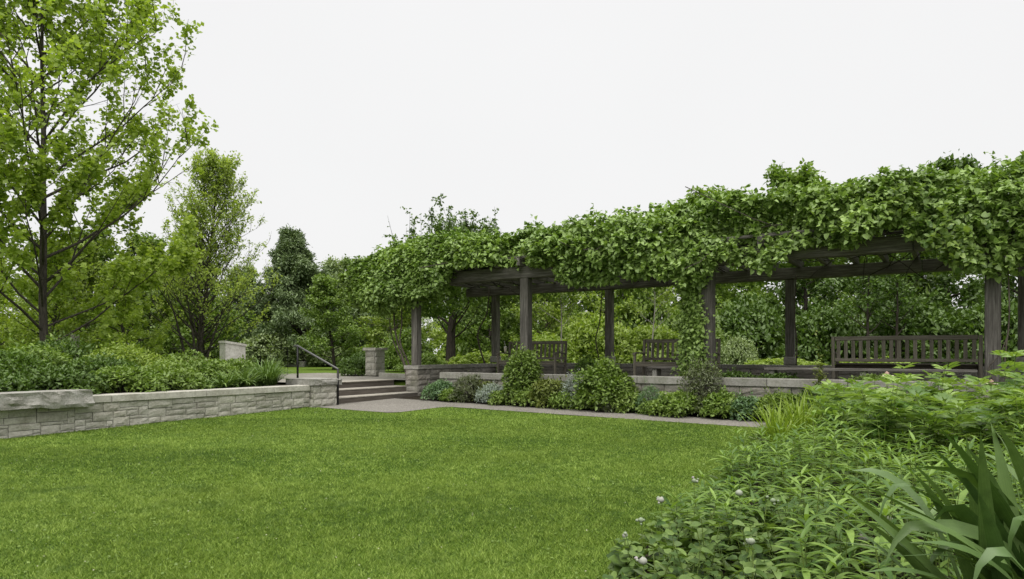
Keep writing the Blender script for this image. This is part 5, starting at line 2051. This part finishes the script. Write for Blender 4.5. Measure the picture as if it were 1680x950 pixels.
# ------------------------------------------------------------------ small garden things
def small_things():
    # pale pillar with a slanted top beyond the left bed
    t = empty('pale_pillar', (-9.25, 22.6, 0.72), 0.78)
    tag(t, 'pale stone pillar with a slanted top rising behind the left bed', 'pillar')
    mb = MB()
    w, d = 0.33, 0.24
    mb.quadbox([(-w, -d, 0), (w, -d, 0), (w, d, 0), (-w, d, 0), (-w, -d, 1.12), (w, -d, 1.02), (w, d, 1.02), (-w, d, 1.12)])
    mb.obj('pillar_body', M['white_stone'], t)
    mb = MB()
    w, d = 0.36, 0.27
    mb.quadbox([(-w, -d, 1.127), (w, -d, 1.018), (w, d, 1.018), (-w, d, 1.127), (-w, -d, 1.20), (w, -d, 1.09), (w, d, 1.09), (-w, d, 1.20)])
    mb.obj('cap_slab', M['white_stone'], t)
    # thin iron fence
    p0, p1 = Vector((-12.6, 25.2, 0.72)), Vector((-7.75, 23.6, 0.72))
    t = empty('iron_fence', p0)
    tag(t, 'thin black iron fence behind the left bed on both sides of the pale pillar', 'fence')
    d = p1 - p0
    n = 36
    for k, z in enumerate((0.98, 0.12)):
        mb = MB()
        mb.tube([Vector((0, 0, z)), d + Vector((0, 0, z))], 0.011, 5)
        mb.obj('rail', M['iron'], t)
    mb0 = MB()
    mb0.tube([(0, 0, 0.0), (0, 0, 0.98)], 0.005, 4)
    me = mb0.mesh('picket')
    mb1 = MB()
    mb1.tube([(0, 0, -0.05), (0, 0, 0.99)], 0.012, 6)
    mp = mb1.mesh('post')
    for i in range(n + 1):
        end = i in (0, n)
        o = link('post' if end else 'picket', mp if end else me, M['iron'], t)
        o.location = d * i / n
    # low pale kerb on the far lawn
    t = timber('low_kerb', (-12.9, 37.2, 0.93), (-11.2, 37.0, 0.93), 0.5, 0.3, M['white_stone'], None, nx=3)
    tag(t, 'low pale stone kerb block at the edge of the far lawn', 'kerb')
    # pale stone edging beside the terrace pier
    t = timber('bed_edging', W(-14.85, 15.5, 0.83), W(-12.60, 14.75, 0.83), 0.14, 0.16, M['cap'], None, nx=5)
    tag(t, 'low stone edging between the terrace pier and the pergola', 'kerb')
    # grey marker post by the maple
    t = timber('marker_post', (-12.1, 18.9, 0.7), (-12.1, 18.9, 2.02), 0.16, 0.16, M['bark_pale'], None, up=(0, 1, 0), nx=3)
    tag(t, 'short grey wooden post standing right behind the maple trunk', 'post')
    # drinking cup left on the bench arm: clear straw, pale lid
    t = empty('paper_cup', tuple(W(-10.30, 15.60, 0.87 + 0.662)))
    tag(t, 'small pale drink cup with a straw left on the bench arm', 'cup')
    mb = MB()
    mb.tube([(0, 0, 0), (0, 0, 0.13)], [0.033, 0.045], 10)
    mb.obj('cup_body', M['petal'], t, True)
    mb = MB()
    mb.tube([(0, 0, 0.131), (0, 0, 0.142), (0, 0, 0.165)], [0.048, 0.048, 0.03], 10)
    mb.obj('lid', M['white_stone'], t, True)
    mb = MB()
    mb.tube([(0, 0, 0.15), (-0.03, 0, 0.31)], 0.006, 6)
    mb.obj('straw', M['white_stone'], t)


# ------------------------------------------------------------------ grass
def grass():
    rs = np.random.default_rng(1000)
    rings = [(2.4, 5.0, 150000), (5.0, 7.0, 190000), (7.0, 9.5, 190000), (9.5, 13.0, 170000), (13.0, 19.0, 130000)]
    X, Y = [], []
    for y0, y1, n in rings:
        y = rs.uniform(y0, y1, n * 2)
        x = rs.uniform(-1, 1, n * 2) * (0.86 * y1 + 0.6)
        ok = np.abs(x) < 0.84 * y + 0.8
        a = 0.8398 * x - 0.543 * y
        b = 0.543 * x + 0.8398 * y
        wob = 0.03 * (vnoise(a * 6, b * 6, 0, 77) - 0.5)
        ok &= (a > -12.06) & (b < 12.02 + wob) & (a < bed_edge(b) + 0.06 + wob * 2)
        ok &= ~((a < -9.55 + wob) & (b > 10.35 + wob))
        ok &= ~((a < -11.88) & (b > 10.3))
        ok &= (np.abs(x) < 0.84 * y + 0.8)
        X.append(x[ok][:n])
        Y.append(y[ok][:n])
    # thinner sowing beyond the edges of the view
    n = 330000
    y = rs.uniform(-1.5, 16.0, n)
    x = rs.uniform(-16, 3, n)
    a = 0.8398 * x - 0.543 * y
    b = 0.543 * x + 0.8398 * y
    ok = (a > -12.06) & (b < 12.02) & (a < bed_edge(b) + 0.05) & ~((a < -9.55) & (b > 10.35)) & ((np.abs(x) > 0.84 * y + 0.8) | (y < 2.4))
    X.append(x[ok])
    Y.append(np.maximum(y[ok], -1.5))
    x, y = np.concatenate(X), np.concatenate(Y)
    n = len(x)
    clump = 0.6 * vnoise(x * 9, y * 9, 0, 78) + 0.4 * vnoise(x * 23, y * 23, 0, 82)
    mid = vnoise(x * 1.6, y * 1.6, 0, 79)
    big = vnoise(x * 0.45, y * 0.7, 0, 81)
    h = (0.009 + 0.024 * rs.random(n) * (0.1 + 1.4 * clump) + 0.006 * mid)
    w = 0.0020 + 0.00045 * np.maximum(y, 2.0)
    w = np.where((np.abs(x) > 0.84 * y + 0.8) | (y < 2.4), 0.006, w)
    az = rs.uniform(0, 6.283, n)
    lean = rs.uniform(0.2, 1.5, n) * h
    la = rs.uniform(0, 6.283, n)
    z = 0.02 * y - 0.002
    base = np.stack([x, y, z], 1)
    side = np.stack([np.cos(az) * w, np.sin(az) * w, 0 * w], 1)
    tip = base + np.stack([np.cos(la) * lean, np.sin(la) * lean, h], 1)
    V = np.stack([base - side, base + side, tip], 1).reshape(-1, 3)
    F = np.arange(n * 3).reshape(-1, 3)
    v = np.clip(0.5 + 1.05 * (rs.random(n) - 0.5) + 0.75 * (clump - 0.5) + 0.25 * (mid - 0.5) + 0.38 * (big - 0.5), 0, 1)
    o = link('grass', np_mesh('grass', V, F, v), M['grass'])
    tag(o, 'short mown green lawn grass with darker clover patches', 'grass', kind='stuff')
    # clover and petals scattered in the turf
    n = 5200
    y = 3.2 + 13.0 * rs.random(n) ** 1.1
    x = rs.uniform(-1, 1, n) * 0.85 * y
    a = 0.8398 * x - 0.543 * y
    b = 0.543 * x + 0.8398 * y
    ok = (a > -11.9) & (b < 11.9) & (a < bed_edge(b)) & ~((a < -9.6) & (b > 10.3)) & (vnoise(x * 0.9, y * 0.9, 0, 80) > 0.5)
    x, y = x[ok], y[ok]
    n = len(x)
    P = np.stack([x, y, 0.02 * y + 0.014 + rs.random(n) * 0.012], 1)
    D = rand_dirs(n, rs)
    D[:, 2] *= 0.3
    me = leaf_mesh('clover', P, D, np.tile(EZ, (n, 1)) + rs.normal(size=(n, 3)) * 0.3, 0.022, 0.02, 'heart', 0.1, 0.1)
    tag(link('clover', me, M['mid']), 'low clover leaves mixed into the lawn', 'clover', kind='stuff')
    n = 330
    y = 4 + 11 * rs.random(n)
    x = rs.uniform(-0.75, 0.3, n) * y
    a = 0.8398 * x - 0.543 * y
    b = 0.543 * x + 0.8398 * y
    ok = (a > -11.9) & (b < 11.9) & (a < bed_edge(b)) & ~((a < -9.6) & (b > 10.3))
    x, y = x[ok], y[ok]
    n = len(x)
    P = np.stack([x, y, 0.02 * y + 0.026 + rs.random(n) * 0.01], 1)
    me = leaf_mesh('fallen_petals', P, rand_dirs(n, rs) * np.array([1, 1, 0.2]), np.tile(EZ, (n, 1)), 0.012, 0.010, 'heart', 0.1, 0.1)
    tag(link('fallen_petals', me, M['petal']), 'tiny white petals scattered over the lawn', 'petals', kind='stuff')


trees()
wood_trees()
mid_shrubs()
young_stems()
left_bed()
vine()
front_shrubs()
near_bed()
small_things()
grass()

# walls and piers were laid out in garden coordinates: move each thing's origin to its own foot
bpy.context.view_layer.update()
for o in list(bpy.data.objects):
    if o.type == 'EMPTY' and o.parent is None and o.location.length < 1e-6:
        kids = [c for c in bpy.data.objects if c.parent == o]
        cs = [c.matrix_world @ (sum((Vector(q) for q in c.bound_box), Vector()) / 8) for c in kids]
        mid = sum(cs, Vector()) / len(cs)
        mid.z = min((c.matrix_world @ Vector(q)).z for c in kids for q in c.bound_box)
        o.location = mid
        for c in kids:
            m = c.matrix_basis.copy()
            m.translation = m.translation - mid
            c.matrix_basis = m
